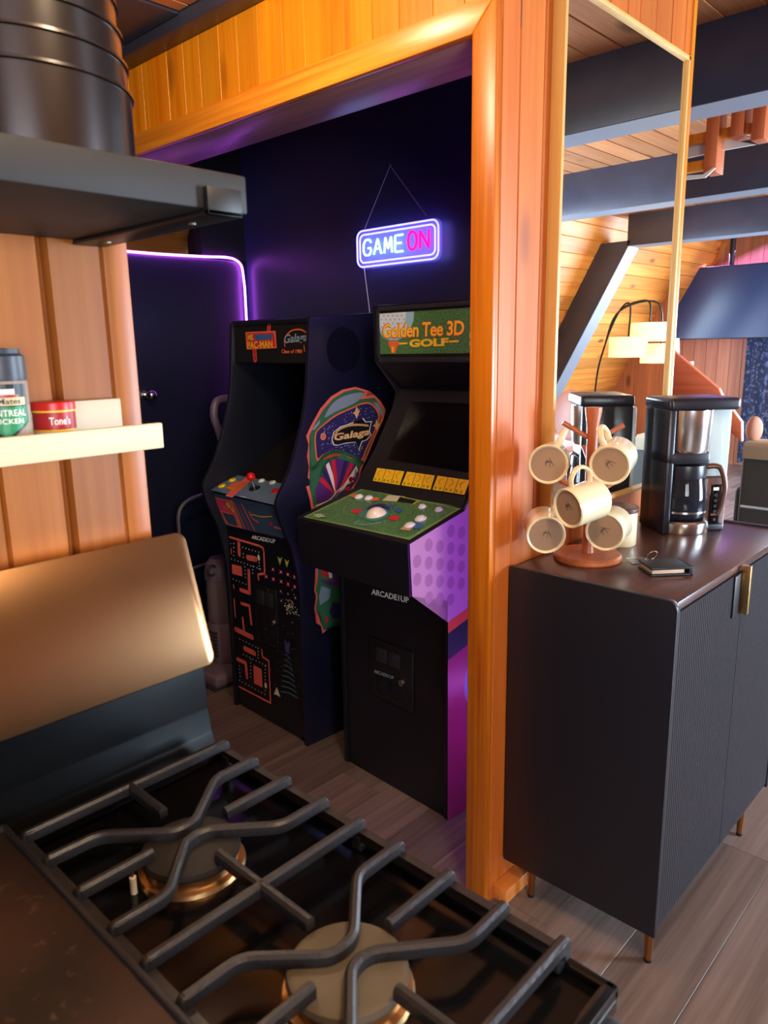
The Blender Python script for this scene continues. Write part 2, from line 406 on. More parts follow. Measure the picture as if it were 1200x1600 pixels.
# dormer with a glazed door in the right slope (daylight)
yo = -3.05
g = G()
for x in (3.3, 4.17, 5.04): g.box((x, yo, .0), (x+.06, yo+.06, 2.15), WHITE, bev=.004)
g.box((3.3, yo, 2.09), (5.1, yo+.06, 2.15), WHITE); g.box((3.3, yo, 0), (5.1, yo+.06, .08), WHITE)
struct('window_1', g)
g = G()
for x in (3.285, 5.1): g.prism([V((x, yo, 0)), V((x, yo, 2.16)), V((x, slope_y(2.15, -1), 2.16)), V((x, slope_y(0, -1), 0))], (.015, 0, 0), PINE_G)
g.box((3.28, yo, 2.15), (5.12, slope_y(2.15, -1), 2.17), PINE_G)
struct('wall_dormer', g)
# gables
def gable(name, x, m, hole=None):
    g = G(); n = 1 if x < 0 else -1; y = -3.25
    while y < 4.75:
        b = .14; zt = 2.72
        yc = y+b/2
        if yc < -1.7: zt = min(zt, 2.38+(yc+1.86)/.55+.25)
        if yc > 3.25: zt = min(zt, 2.38-(yc-3.42)/.55+.25)
        if zt > .02:
            segs = [(0, zt)]
            if hole and hole[0] < yc < hole[1]: segs = [(0, hole[2]), (hole[3], zt)]
            for z0, z1 in segs:
                if z1 > z0: boards(g, (x, y, z0), (0, 1, 0), (0, 0, 1), (n, 0, 0), b, z1-z0, [b], m, t=.014)
                if z1 > z0: g.box((min(x, x-.05*n), y, z0), (max(x, x-.05*n)-.0005, y+b, z1), DARKW)
        y += b
    return struct(name, g)
gable('wall_gable_far', 9.40, PINE_G, hole=(-1.0, 2.0, .1, 2.15))
g = G()
for yy in (-.98, .5, 1.98): g.box((9.37, yy-.03, .08), (9.43, yy+.03, 2.17), WHITE)
for zz in (.08, 2.12): g.box((9.37, -.98, zz), (9.43, 1.98, zz+.05), WHITE)
struct('window_3', g)
gable('wall_gable_near', -2.6, PINE_G)
# ceilings
g = G(); boards(g, (1.3, -1.9, 2.672), (0, 1, 0), (1, 0, 0), (0, 0, -1), 5.5, 8.2, [.15, .145, .15], PINE_C, t=.012, c=.006)
g.box((-2.7, -1.95, 2.6725), (9.45, 3.6, 2.72), DARKW)
struct('ceiling_living', g)
g = G(); boards(g, (-2.6, -1.85, 2.418), (0, 1, 0), (1, 0, 0), (0, 0, -1), 3.91, 3.962, [.15, .145, .15], PINE_C, t=.012, c=.006)
g.box((-2.6, -1.85, 2.4185), (1.362, 2.06, 2.46), DARKW)
struct('ceiling_kitchen', g)
# black beams and rafters
BUND = mat('beam_underside_sheen', (128, 138, 152), .4)  # window sheen on the undersides, put into the colour
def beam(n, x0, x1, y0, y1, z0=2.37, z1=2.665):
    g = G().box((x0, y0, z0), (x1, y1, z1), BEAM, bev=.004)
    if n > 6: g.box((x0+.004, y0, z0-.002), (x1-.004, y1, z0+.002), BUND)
    struct('trim_%d' % n, g)
beam(6, 1.368, 1.436, -1.55, 3.3)
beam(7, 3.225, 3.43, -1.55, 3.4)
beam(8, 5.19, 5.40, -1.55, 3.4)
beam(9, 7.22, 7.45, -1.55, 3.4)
struct('trim_10', G().box((-2.6, 2.065, 2.40), (1.366, 2.9, 2.66), BEAM, bev=.004))
def rafter(n, x0, x1, side, z0=0.0):
    u = [V((x0, slope_y(z, side)-side*dy, z)) for z, dy in ((z0, .33), (2.42, .33), (2.42, .004), (z0, .004))]
    g = G().prism(u, (x1-x0, 0, 0), BEAM, bev=.004); e_ = V((0, side*-.003, 0))
    g.prism([u[0]+e_*.3, u[1]+e_*.3, u[1]+e_, u[0]+e_], (x1-x0, 0, 0), BUND) if False else None
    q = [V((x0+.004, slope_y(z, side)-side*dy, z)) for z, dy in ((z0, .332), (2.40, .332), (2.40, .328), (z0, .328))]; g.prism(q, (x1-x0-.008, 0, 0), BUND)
    struct('trim_%d' % n, g)
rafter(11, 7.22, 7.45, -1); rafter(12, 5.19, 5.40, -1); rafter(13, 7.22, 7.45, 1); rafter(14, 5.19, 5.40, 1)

# ------------------------------------------------------------------ mirror
t = thing('framed_mirror', 'tall frameless looking mirror with slim pale wood frame on plank wall', 'mirror', (1.66, 1.0, 1.0))
FRM = wood('mirror_frame_wood', (206, 156, 84), (224, 178, 108), 'Z', rough=.45, var=.05, knots=0)
ZM0, ZM1, XA, XB = 1.02, 2.252, 1.640, 2.335
g = G()
for lo, hi in (((XA, .966, ZM0), (XA+.012, .999, ZM1)), ((XB-.012, .966, ZM0), (XB, .999, ZM1)), ((XA, .966, ZM1-.012), (XB, .999, ZM1)), ((XA, .966, ZM0), (XB, .999, ZM0+.012))):
    g.box(lo, hi, FRM, bev=.0015)
obj('frame', g, t, world=True)
MIR = mat('mirror_glass', (238, 242, 242), .0, metal=1.0)
obj('glass', G().box((XA+.01, .975, ZM0+.01), (XB-.01, .99, ZM1-.01), MIR), t, world=True)
t['label'] = 'tall mirror in slim pale wood frame on orange plank wall above black sideboard'

# ------------------------------------------------------------------ gas range
t = thing('gas_range', 'black gas range with tilted stainless steel backguard', 'stove', (.165, .56, 0))
XL, XR, YF, YB = -.31, .545, .235, .90
obj('body', G().box((XL, YF+.03, .02), (XR, YB, .885), BLK, bev=.004).box((XL+.03, YF+.05, 0), (XR-.03, YB-.03, .03), BLKP), t, world=True)
g = G().box((XL, YF, .872), (XR, YB-.02, .893), ENAM, bev=.006, seg=3)
g.box((XL, YF, .888), (XL+.012, .86, .902), ENAM, bev=.004).box((XR-.012, YF, .888), (XR, .86, .902), ENAM, bev=.004).box((XL, YF, .888), (XR, YF+.014, .902), ENAM, bev=.004)
obj('cooktop', g, t, world=True)
# backguard: concave black base, tilted steel panel
pr = [(.832, .893), (.845, .905), (.855, .925), (.862, .96), (.866, 1.06), (.92, 1.06), (.92, .893)]
obj('backguard_base', G().prism([V((XL, y, z)) for y, z in pr], (XR-XL-.004, 0, 0), mat('backguard_black', (7, 8, 9), .32, spec=.06), bev=.002), t, world=True)
BGS = mat('backguard_steel', (128, 98, 68), .27, metal=1.0, noise=.08, nscale=6)
pa, pb, pc, pd = V((0, .838, 1.034)), V((0, .897, 1.214)), V((0, .921, 1.206)), V((0, .885, 1.03))
def rr(a, b, r, k=5):  # rounded corner panel in the tilted plane
    u = (pb-pa).normalized(); L = (pb-pa).length; pts = []
    for cx, cz, s in ((XL+r, r, PI), (XR-r, r, 1.5*PI), (XR-r, L-r, 0), (XL+r, L-r, .5*PI)):
        for j in range(k+1):
            an = s+j/k*PI/2; pts.append(V((cx+r*math.cos(an), 0, 0))+pa+u*(cz+r*math.sin(an)))
    return pts
nrm = (pb-pa).normalized().cross(V((1, 0, 0))).normalized(); nrm = nrm if nrm.y > 0 else -nrm
obj('backguard_panel', G().prism(rr(0, 0, .014), nrm*.022, BGS, bev=.0025), t, world=True)
g = G().box((XL, YF-.03, .78), (XR, YF+.04, .868), BLKP, bev=.008)
obj('control_panel', g, t, world=True)
for i in range(5):
    x = XL+.1+i*.163
    obj('knob', G().cyl((x, YF-.03, .826), (x, YF-.062, .826), .023, BLKP, r1=.019, bev=.002), t, world=True)
g = G().box((XL+.005, YF-.01, .17), (XR-.005, YF+.04, .77), BLKG, bev=.006)
dr = obj('oven_door', g, t, world=True)
obj('door_handle', G().tube(fillet([(XL+.06, YF-.005, .72), (XL+.06, YF-.05, .72), (XR-.06, YF-.05, .72), (XR-.06, YF-.005, .72)], .02), .011, STEEL), dr, world=True)
BRASS = mat('burner_ring_alloy', (200, 160, 110), .35, metal=1.0); CAP = mat('burner_cap_enamel', (34, 33, 34), .6, spec=.2, bump=.05, nscale=200); CAPR = mat('burner_cap_reflection', (86, 80, 68), .5, spec=.25, noise=.15, nscale=30)  # front right cap has a reflection put into its lighter colour
for x, y, r, cm in ((.385, .670, .054, CAP), (.385, .418, .055, CAPR), (-.16, .670, .05, CAP), (-.16, .418, .055, CAP)):
    b = obj('burner', G().lathe([(0, 0), (r+.006, 0), (r+.004, .004), (r-.002, .006), (r-.003, .016), (0, .016)], BRASS, (x, y, .893)), t, world=True)
    obj('burner_cap', G().lathe([(0, .016), (r, .016), (r+.001, .019), (r-.001, .024), (r-.006, .026), (0, .0262)], cm, (x, y, .893)), b, world=True)
    obj('igniter', G().cyl((x-r-.014, y+.006, .893), (x-r-.014, y+.006, .913), .0035, WHITE, n=10).cyl((x-r-.014, y+.006, .913), (x-r-.014, y+.006, .921), .002, BRASS, n=8), b, world=True)

# cast iron grate (modelled over the right hand pair of burners)
ZG = .9225
def gp(px, py): p = at(px, py, Z=.93); return (p.x, p.y)
def bar(g, pts, w=.0105, h=.013, ends=(True, True)):
    c = .003; prof = [(-w/2, -h), (w/2, -h), (w/2, -c), (w/2-c, 0), (-w/2+c, 0), (-w/2, -c)]
    g.sweep([(x, y, .9325) for x, y in pts], prof, BLKI, up=(0, 0, 1))
def make_grate():
    t = thing('burner_grate', 'black cast iron grate over the two right hand burners', 'grate', (.3945, .55, .893))
    x0, x1, yb, yf = .262, .530, .812, .284
    ym = (yb+yf)/2
    g = G()
    # side rails, lower than the fingers, with a foot below each finger end
    for x in (x0, x1):
        g.sweep([(x, yb, .915), (x, yf, .915)], [(-.005, -.008), (.005, -.008), (.005, .004), (-.005, .004)], BLKI, up=(0, 0, 1))
        for k, dy in enumerate((0, .0, 0, 0, 0, 0, 0, 0, 0)):
            y = (([yb, .746, .679, .609] if x > .4 else [yb, .752, .679, .608])+[ym]+[2*ym-q_ for q_ in ([.609, .679, .746, yb] if x > .4 else [.608, .679, .752, yb])])[k]
            s = 1 if x > .4 else -1
            g.prism([V((x-s*.020, y, .9315)), V((x+s*.003, y, .9315)), V((x+s*.007, y, .926)), V((x+s*.008, y, .909)), V((x-s*.003, y, .909)), V((x-s*.006, y, .918))], (0, .0, 0) if False else (0, .0095, 0), BLKI, bev=.0015, seg=1, T=Matrix.Translation((0, -.00475, 0)))
    for x in (x0, x1):
        for y in (yb-.008, yf+.008, ym): g.box((x-.006, y-.008, .8935), (x+.006, y+.008, .913), BLKI, bev=.002, seg=1)
    obj('rails', g, t, world=True)
    def both(f, name='finger'):
        for s in (1, -1):
            g = G(); bar(g, fillet3([(x, ym+s*(y-ym)) for x, y in f])); obj(name, g, t, world=True)
    def fillet3(p): return [(q.x, q.y) for q in fillet([V((x, y, 0)) for x, y in p], .014, 4)]
    both([(x0, yb), (x1, yb)], 'end_bar')
    both([(.390, yb), (.390, yb-.078)])
    both([(x1, .746), (.471, .747), (.403, .689), (.379, .689), (.318, .750), (x0, .752)])
    both([(x1, .679), (.438, .679)])
    both([(x1, .609), (.466, .609), (.404, .667), (.377, .667), (.320, .608), (x0, .608)])
    both([(x0, .679), (.343, .679)])
    g = G(); bar(g, [(x0, ym), (x1, ym)]); obj('centre_bar', g, t, world=True)
    g = G(); bar(g, [(.390, ym+.075), (.390, ym-.075)]); obj('finger', g, t, world=True)
    return t
grate = make_grate()
# griddle plate in the middle
def stain():
    m, nt, b = nodes('seasoned_griddle'); N = nt.nodes.new; L = nt.links.new
    tc = N('ShaderNodeTexCoord'); n1 = N('ShaderNodeTexNoise'); n1.inputs['Scale'].default_value = 7; n1.inputs['Detail'].default_value = 6
    n2 = N('ShaderNodeTexNoise'); n2.inputs['Scale'].default_value = 90; n2.inputs['Detail'].default_value = 4
    L(tc.outputs['Object'], n1.inputs[0]); L(tc.outputs['Object'], n2.inputs[0])
    r1 = N('ShaderNodeValToRGB'); r1.color_ramp.elements[0].position = .35; r1.color_ramp.elements[0].color = (*lin((34, 31, 27)), 1); r1.color_ramp.elements[1].position = .68; r1.color_ramp.elements[1].color = (*lin((66, 46, 34)), 1)
    L(n1.outputs[0], r1.inputs[0])
    mr = N('ShaderNodeMapRange'); mr.inputs[1].default_value = .62; mr.inputs[2].default_value = .74; mr.inputs[4].default_value = .35; L(n2.outputs[0], mr.inputs[0])
    mx = N('ShaderNodeMix'); mx.data_type = 'RGBA'; mx.inputs[7].default_value = (*lin((128, 96, 72)), 1); L(r1.outputs[0], mx.inputs[6]); L(mr.outputs[0], mx.inputs[0])
    L(mx.outputs[2], b.inputs['Base Color']); b.inputs['Roughness'].default_value = .5; b.inputs['Metallic'].default_value = .4
    return m
t = thing('griddle', 'dark brown stained griddle plate beside the right burner grate', 'griddle', (.115, .55, .8935))
g = G().box((-.005, .275, .9265), (.246, .832, .9325), stain(), bev=.002)
obj('plate', g, t, world=True)
g = G()
for lo, hi in (((-.012, .268, .914), (-.003, .838, .938)), ((.244, .268, .914), (.251, .838, .938)), ((-.012, .268, .914), (.251, .277, .938)), ((-.012, .829, .914), (.251, .838, .938))): g.box(lo, hi, BLKI, bev=.003)
for x in (.004, .238):
    for y in (.29, .82): g.cyl((x, y, .8935), (x, y, .927), .008, BLKI, n=12)
obj('rim', g, t, world=True)
M2 = Matrix.Translation((-.1565, .55, .893))
dup(grate, M2, 'black cast iron grate left of the stained griddle plate')

# ------------------------------------------------------------------ black shelf with the nested pans
t = thing('wall_shelf', 'thick black stained wood shelf holding a stack of dark metal pans', 'shelf', (.1, .79, 1.592))
obj('board', G().box((-.35, .648, 1.592), (.494, .928, 1.628), BLACKW, bev=.002), t, world=True)
for x in (-.2, .462):
    g = G().sweep([(x, .929, 1.583), (x, .6425, 1.583), (x, .6425, 1.612)], [(-.02, -.0025), (.02, -.0025), (.02, .0025), (-.02, .0025)], BLKP)
    g = G().box((x-.02, .6405, 1.5865), (x+.02, .929, 1.5915), BLKP, bev=.001).box((x-.02, .6405, 1.5865), (x+.02, .6475, 1.612), BLKP, bev=.001)
    b = obj('bracket', g, t, world=True)
    for y in (.70, .88): obj('screw', G().cyl((x, y, 1.5868), (x, y, 1.5850), .004, STEEL, n=10), b, world=True)
PAN = mat('dark_pan_metal', (84, 82, 82), .24, metal=1.0)
pc0 = V((.338, .785, 0))
names = ['bottom pan of the nested dark metal stack on black shelf, widest of all', 'dark metal pan second from the bottom of nested stack on black shelf', 'dark metal pan third from the bottom of nested stack on black shelf', 'dark metal pan fourth from the bottom of nested stack on black shelf', 'topmost dark metal pan of the nested stack on black shelf']
for i in range(5):
    r = .1005-.0028*i; z = 1.628+.027*i
    hgt = .075 if i == 0 else .0745
    top = z+hgt
    prof = [(0, .0), (r-.010, .0), (r-.004, .005), (r, hgt-.004), (r+.0028, hgt-.003), (r+.003, hgt-.001), (r+.001, hgt), (r-.003, hgt-.002), (r-.0065, .008), (0, .003)] if i == 4 else \
           [(0, .0), (r-.006, .0), (r-.001, .005), (r, hgt-.004), (r+.0022, hgt-.003), (r+.002, hgt-.0005), (r, hgt), (r-.0012, hgt-.002), (r-.0025, .008), (r-.008, .004), (0, .003)]
    z0 = z
    single('round_pan', G().lathe(prof, PAN, (pc0.x, pc0.y, z0), n=64), names[i], 'pan', 'nested pans on the black shelf', base=(pc0.x, pc0.y, z0))

# ------------------------------------------------------------------ white ledge, spices
CRM = mat('white_ledge_paint', (214, 196, 160), .5)
g = G().box((-.3, .822, 1.343), (.48, .93, 1.352), CRM, bev=.001).box((-.3, .82, 1.343), (.48, .829, 1.3735), CRM, bev=.0015).box((-.3, .918, 1.343), (.48, .93, 1.40), CRM, bev=.0015)
single('picture_ledge', g, 'narrow white ledge shelf on pine wall holding spices', 'shelf', base=(.1, .93, 1.343))
def cyl_text(th, name, c, r, z0, z1, a0, a1, body, m, offset=.0, label=None):
    vs, fs = text_geo(body, offset); g = G(); g.mats.append(m); bv = []
    for x, y in vs:
        a = a0+(a1-a0)*x; bv.append(g.bm.verts.new((c[0]+r*math.cos(a), c[1]+r*math.sin(a), z0+(z1-z0)*y)))
    for f in fs:
        try: g.bm.faces.new([bv[j] for j in f])
        except ValueError: pass
    return obj(name, g, th, label)
tc0 = at(87, 672, Y=.872)
t = thing('spice_tin', 'small squat tin with red lid and red and cream label on white ledge', 'tin', (tc0.x, tc0.y, 1.3521))
RED = mat('tin_red', (196, 24, 22), .35); TCR = mat('tin_cream', (240, 226, 190), .4); YEL = mat('print_yellow', (238, 196, 30), .45); DRED = mat('tin_dark_red', (160, 22, 30), .4)
obj('body', G().lathe([(0, 0), (.0225, 0), (.0228, .001), (.0228, .022), (0, .022)], TCR, n=40).lathe([(.0229, .021), (.0231, .021), (.0231, .044), (.0229, .044)], DRED, n=40).lathe([(.02315, .0195), (.0233, .0195), (.0233, .0215), (.02315, .0215)], YEL, n=40), t)
obj('lid', G().lathe([(0, .0525), (.0225, .0525), (.0235, .0515), (.024, .048), (.024, .043), (.0234, .0425), (0, .0425)], RED, n=40).lathe([(.0238, .041), (.0240, .041), (.0240, .043), (.0238, .043)], YEL, n=40), t)
aim = math.atan2(-tc0.y, -tc0.x)
PW = mat('print_white', (240, 236, 226), .5); PK = mat('print_black', (16, 16, 18), .5); PBR = mat('print_brown', (120, 80, 40), .5)
cyl_text(t, 'lettering', (0, 0), .02345, .027, .036, aim-.25, aim+.78, "Tone's", PW, .012)
cyl_text(t, 'lettering', (0, 0), .02345, .008, .014, aim-.15, aim+.72, 'GARLIC', PBR, .01)
bc = at(12, 677, Y=.868)
t = thing('spice_bottle', 'tall clear spice bottle with dark grey cap and green shield label', 'bottle', (bc.x, bc.y, 1.3521))
PLG = mat('spice_bottle_plastic', (205, 196, 180), .25); SPI = mat('spice_grains', (200, 140, 50), .7, noise=.4, nscale=400)
CAPG = mat('dark_grey_cap', (62, 68, 74), .4); GRN = mat('label_green', (24, 134, 84), .4); GRND = mat('label_dark', (16, 34, 30), .4); 
obj('body', G().lathe([(0, 0), (.024, 0), (.026, .003), (.026, .075), (.0245, .081), (.0, .081)], clear('clear_plastic', (225, 220, 205), .35), n=40), t)
obj('contents', G().lathe([(0, .002), (.0235, .002), (.0245, .005), (.0245, .020), (0, .022)], SPI, n=32), t)
obj('cap', G().lathe([(0, .078), (.0255, .078), (.026, .081), (.0255, .104), (.022, .107), (.0215, .112), (0, .113)], CAPG, n=40), t)
aim = math.atan2(-bc.y, -bc.x)
def cylpatch(g, r, a0, a1, zt, zb, m, n=14, tip=None):
    for i in range(n):
        x0, x1 = i/n, (i+1)/n
        def zb_(x): return zb if tip is None else zb-(tip*(1-abs(2*x-1)))
        P = [(a0+(a1-a0)*x, z) for x, z in ((x0, zt), (x1, zt), (x1, zb_(x1)), (x0, zb_(x0)))]
        g.face([V((r*math.cos(a), r*math.sin(a), z)) for a, z in P], m)
g = G(); cylpatch(g, .0262, aim-1.0, aim+1.0, .075, .034, GRND, tip=.020); cylpatch(g, .0264, aim-.92, aim+.92, .051, .035, GRN, tip=.017)
cylpatch(g, .0264, aim-.9, aim+.9, .061, .0525, mat('label_tan', (214, 196, 150), .5)); cylpatch(g, .0264, aim-.2, aim+.45, .070, .064, PW); cylpatch(g, .02645, aim-.4, aim+.6, .0635, .0615, RED)
obj('label_sticker', g, t)
cyl_text(t, 'lettering', (0, 0), .0267, .054, .060, aim-1.0, aim+.65, 'Grill Mates', PK, .012)
cyl_text(t, 'lettering', (0, 0), .0267, .041, .048, aim-.85, aim+.85, 'MONTREAL', PW, .01)
cyl_text(t, 'lettering', (0, 0), .0267, .033, .0385, aim-.7, aim+.7, 'CHICKEN', PW, .01)

# ------------------------------------------------------------------ arcade cabinets
def cabinet_profile(pts, r): return pts
SAL = mat('print_salmon', (235, 106, 92), .5); NAVP = mat('print_navy', (44, 38, 96), .5); GRP = mat('print_green', (52, 110, 78), .5); GRY = mat('print_grey_blue', (132, 150, 168), .5)
ORG = mat('print_orange', (236, 110, 60), .5); PNK = mat('print_pink', (226, 62, 110), .5); PUR = mat('print_purple', (92, 44, 120), .5); REDP = mat('print_red', (206, 40, 56), .5)
BLUP = mat('print_blue', (52, 96, 150), .5); STB = mat('panel_slate_blue', (92, 122, 146), .45); STB2 = mat('panel_slate_dark', (62, 82, 108), .45); LGT = mat('print_light_blue', (150, 196, 214), .5)
def side_panels(t, prof, y0, y1, th, mats=(None, None), bev=.002):
    for y, nm, mm in ((y0, 'side_panel', mats[0]), (y1-th, 'side_panel', mats[1])):
        g = G().prism([V((x, y, z)) for x, z in prof], (0, th, 0), mm or BLK, bev=bev, seg=2)
        obj(nm, g, t)
# --- the maze game, left
A = math.radians(-2.7)
pac = thing('arcade_cabinet', 'tall black arcade cabinet with salmon maze art and slate blue control deck', 'arcade cabinet', (1.643, 1.965, 0), A)
W = .492; th = .018
P = [(0, 0), (0, .60), (-.012, .69), (-.03, .775), (-.05, .825), (-.074, .888), (-.083, .935), (-.074, .968), (-.028, 1.036), (.006, 1.112), (.03, 1.177), (.052, 1.247), (.068, 1.33), (.078, 1.434), (.088, 1.556), (.094, 1.563), (.50, 1.585), (.56, 1.56), (.56, 0)]
PS = [P[0], P[1]] + [(q.x, q.y) for q in smooth([V((x, z, 0)) for x, z in P[1:15]], False, 4)][1:] + P[15:]
side_panels(pac, PS, 0, W, th, (mat('side_laminate_blue_light', (17, 20, 42), .33), None))  # blue light on the outer side is put into its laminate colour
def tmold(t, prof, y):  # thin edge banding along the front edge
    obj('edge_trim', G().sweep([(x-.0005, y, z) for x, z in prof], [(-th/2+.001, -.0008), (th/2-.001, -.0008), (th/2-.001, .0008), (-th/2+.001, .0008)], BLKE, up=None), t)
fr = [p for p in PS if p[1] < 1.558 and p[0] < .2]
obj('front_panel', G().box((.010, th, 0.02), (.022, W-th, .79), BLK), pac)
obj('back_panel', G().box((.545, th, 0), (.556, W-th, 1.57), BLK), pac)
obj('top_panel', G().prism([V((.09, th, 1.545)), V((.09, th, 1.557)), V((.5, th, 1.578)), V((.5, th, 1.566))], (0, W-2*th, 0), BLK), pac)
g = G().prism([V((-.046, th, .934)), V((.09, th, .972)), V((.09, th, .962)), V((-.030, th, .925)), (.012, th, .783), (-.002, th, .783)], (0, W-2*th, 0), BLKP)
dk = obj('control_deck', g, pac)
g = G().prism([V((.09, th, .97)), V((.43, th, 1.15)), V((.44, th, 1.14)), V((.09, th, .955))], (0, W-2*th, 0), BLKP).box((.42, th, 1.13), (.44, W-th, 1.42), BLKG)
obj('screen_bezel', g, pac)
g = G().prism([V((.098, th, 1.552)), V((.092, th, 1.408)), V((.10, th, 1.404)), V((.44, th, 1.43)), V((.44, th, 1.44)), V((.104, th, 1.413)), V((.11, th, 1.552))], (0, W-2*th, 0), BLKP)
obj('marquee', g, pac)
# side stripe inside the far panel
p = Print(pac, (0, W-th, 0), (0, -1, 0)); p.line([(384, 741), (414, 723)], .016, SAL).line([(416, 722), (468, 689)], .016, YEL); p.done('side_stripe')
# marquee art
mn = V((-.144, 0, .006)).normalized()
p = Print(pac, (.0955, 0, 1.48), (-1, 0, .04))
p.line([(421, 507), (420, 517)], .02, SAL).line([(421, 507), (420, 517)], .015, REDP).line([(398, 548), (399, 561)], .024, SAL).line([(398, 548), (399, 561)], .018, REDP)
p.poly([(384, 519), (431, 517), (433, 544), (386, 546)], ORG).poly([(386, 521), (429, 519), (431, 542), (388, 544)], REDP).poly([(398, 523), (428, 522), (424, 530), (400, 532)], BLUP)
p.text('MS.', [(388, 523), (397, 522), (397, 531), (388, 532)], YEL, .02).text('PAC-MAN', [(387, 534), (426, 532), (427, 543), (388, 545)], YEL, .025)
p.line([(446, 541), (446, 528), (456, 517), (470, 515), (480, 520)], .005, ORG, sm=True).text('Galaga', [(445, 523), (481, 519), (481, 537), (445, 541)], GRY, .02, .2).line([(476, 540), (477, 549)], .004, SAL)
p.text('Class of 1981', [(441, 546), (473, 546), (473, 552), (441, 552)], ORG, .02)
p.done('marquee_art', None)
# control deck art and controls
dn = V((-.038, 0, .136)).normalized()
p = Print(dk, (-.046, 0, .934), dn)
q = [(329, 766), (368, 742), (447, 757), (436, 791)]
p.poly(q, STB); p.poly([(384, 746), (396, 748), (370, 771), (363, 778), (352, 775), (366, 762)], SAL).poly([(352, 763), (370, 752), (388, 758), (366, 768)], ORG)
p.line([(354, 762), (366, 764)], .006, YEL).line([(376, 776), (385, 778)], .004, WHITE); p.done('deck_art')
fn = V((-.151, 0, -.05)).normalized(); fn = V((-.96, 0, -.28)).normalized()
p = Print(dk, (-.04, 0, .93), V((-.148, 0, -.044)))
p = Print(dk, (-.046, 0, .934), V((-.151, 0, -.044)))
p.poly([(329, 769), (436, 793), (452, 843), (352, 820)], STB2).poly([(334, 776), (363, 782), (380, 826), (354, 819)], SAL).poly([(337, 779), (359, 784), (366, 802), (344, 797)], PNK).poly([(347, 800), (366, 805), (372, 822), (357, 818)], STB2)
p.dot((357, 789), .014, YEL).dot((351, 793), .010, ORG).dot((364, 797), .010, YEL)
p.line([(366, 784), (384, 826)], .006, SAL).line([(372, 786), (391, 828)], .003, PNK).line([(378, 787), (399, 829)], .007, SAL)
p.line([(393, 803), (410, 807), (426, 806)], .004, YEL, sm=True).line([(390, 800), (396, 810), (404, 815)], .010, SAL, sm=True).dot((424, 818), .009, REDP).line([(430, 823), (440, 826)], .008, SAL).dot((412, 818), .005, GRP)
p.done('deck_front_art')
pd = Print(dk, (-.046, 0, .934), dn)
def btn(px, py, col, r=.0125, h=.008, name='button', prt=pd):
    c = prt.hit(px, py); obj(name, G().cyl(c, c+dn*h*.5, r*1.25, col, n=20, bev=.001).cyl(c, c+dn*h, r, col, n=20, bev=.002), pac)
BY = mat('button_yellow', (240, 200, 20), .3); BR = mat('button_red', (214, 20, 24), .3); BW = mat('button_white', (228, 228, 228), .3)
btn(363, 751, BY); btn(347, 760, BY); btn(409, 752, BW, .011); btn(426, 755, BW, .011); btn(431, 768, BR, .013)
c = pd.hit(398, 764); jj = obj('joystick', G().cyl(c, c+dn*.003, .022, BLKP, n=24).cyl(c, c+dn*.042, .0042, STEELB, n=12), pac)
obj('ball_top', G().ball(c+dn*.05, .0165, BR), jj)
# front art
def ph(t, x): return Print(t, (x, 0, 0), (-1, 0, 0))
p = ph(pac, .010)
Z = lambda x, y: (300+x/4, 780+y/4)
def L(pts, w, m=SAL, **k): p.line([Z(*q) for q in pts], w, m, **k)
p.text('ARCADE1UP', [Z(373, 222), Z(522, 250), Z(522, 278), Z(373, 247)], PW, .03, .1)
L([(236, 236), (425, 292), (446, 306), (450, 330), (456, 464), (414, 470), (418, 500)], .009)
L([(293, 258), (297, 345)], .019); L([(350, 364), (400, 374)], .022); p.poly([Z(250, 405), Z(312, 420), Z(317, 482), Z(254, 466)], SAL)
L([(357, 448), (362, 585), (306, 566)], .017); L([(262, 535), (264, 555)], .007); L([(247, 310), (249, 340)], .007); L([(266, 622), (275, 738)], .007)
L([(312, 650), (362, 666), (374, 778)], .013); L([(320, 742), (330, 832)], .013); L([(278, 812), (380, 862)], .022); L([(334, 932), (394, 962)], .022)
L([(288, 998), (340, 1022), (348, 1112)], .017); p.poly([Z(388, 1034), Z(440, 1062), Z(446, 1176), Z(392, 1148)], SAL)
L([(440, 940), (446, 984), (484, 1008), (496, 1272), (300, 1170)], .008)
dots = []
for r in range(2): dots += [(246+22*k, 276+5*k) for k in range(1)]
dots += [(322+20*k, 300+6*k) for k in range(6)] + [(252+20*k, 372+7*k) for k in range(10)] + [(325, 318+22*k) for k in range(1, 3)] + [(385, 418+22*k) for k in range(3)] + [(425, 395+20*k) for k in range(3)]
dots += [(262+20*k, 498+8*k) for k in range(5)] + [(266, 276+25*k) for k in range(4)] + [(335+1*k, 400+22*k) for k in range(1, 5)]
dots += [(304+20*k, 872+10*k) for k in range(6)] + [(326+20*k, 968+10*k) for k in range(8)] + [(300+20*k, 1130+11*k) for k in range(9)] + [(372, 1000+22*k) for k in range(6)] + [(462, 1040+22*k) for k in range(8)] + [(418, 930+20*k) for k in range(4)] + [(300+2*k, 1040+22*k) for k in range(4)]
p.dots([Z(*d) for d in dots], .0028, PW)
p.dot(Z(422, 364), .0085, mat('print_cream', (226, 222, 190), .5), ry=.0125).dot(Z(466, 1162), .0085, MATS['print_cream'], ry=.0125)
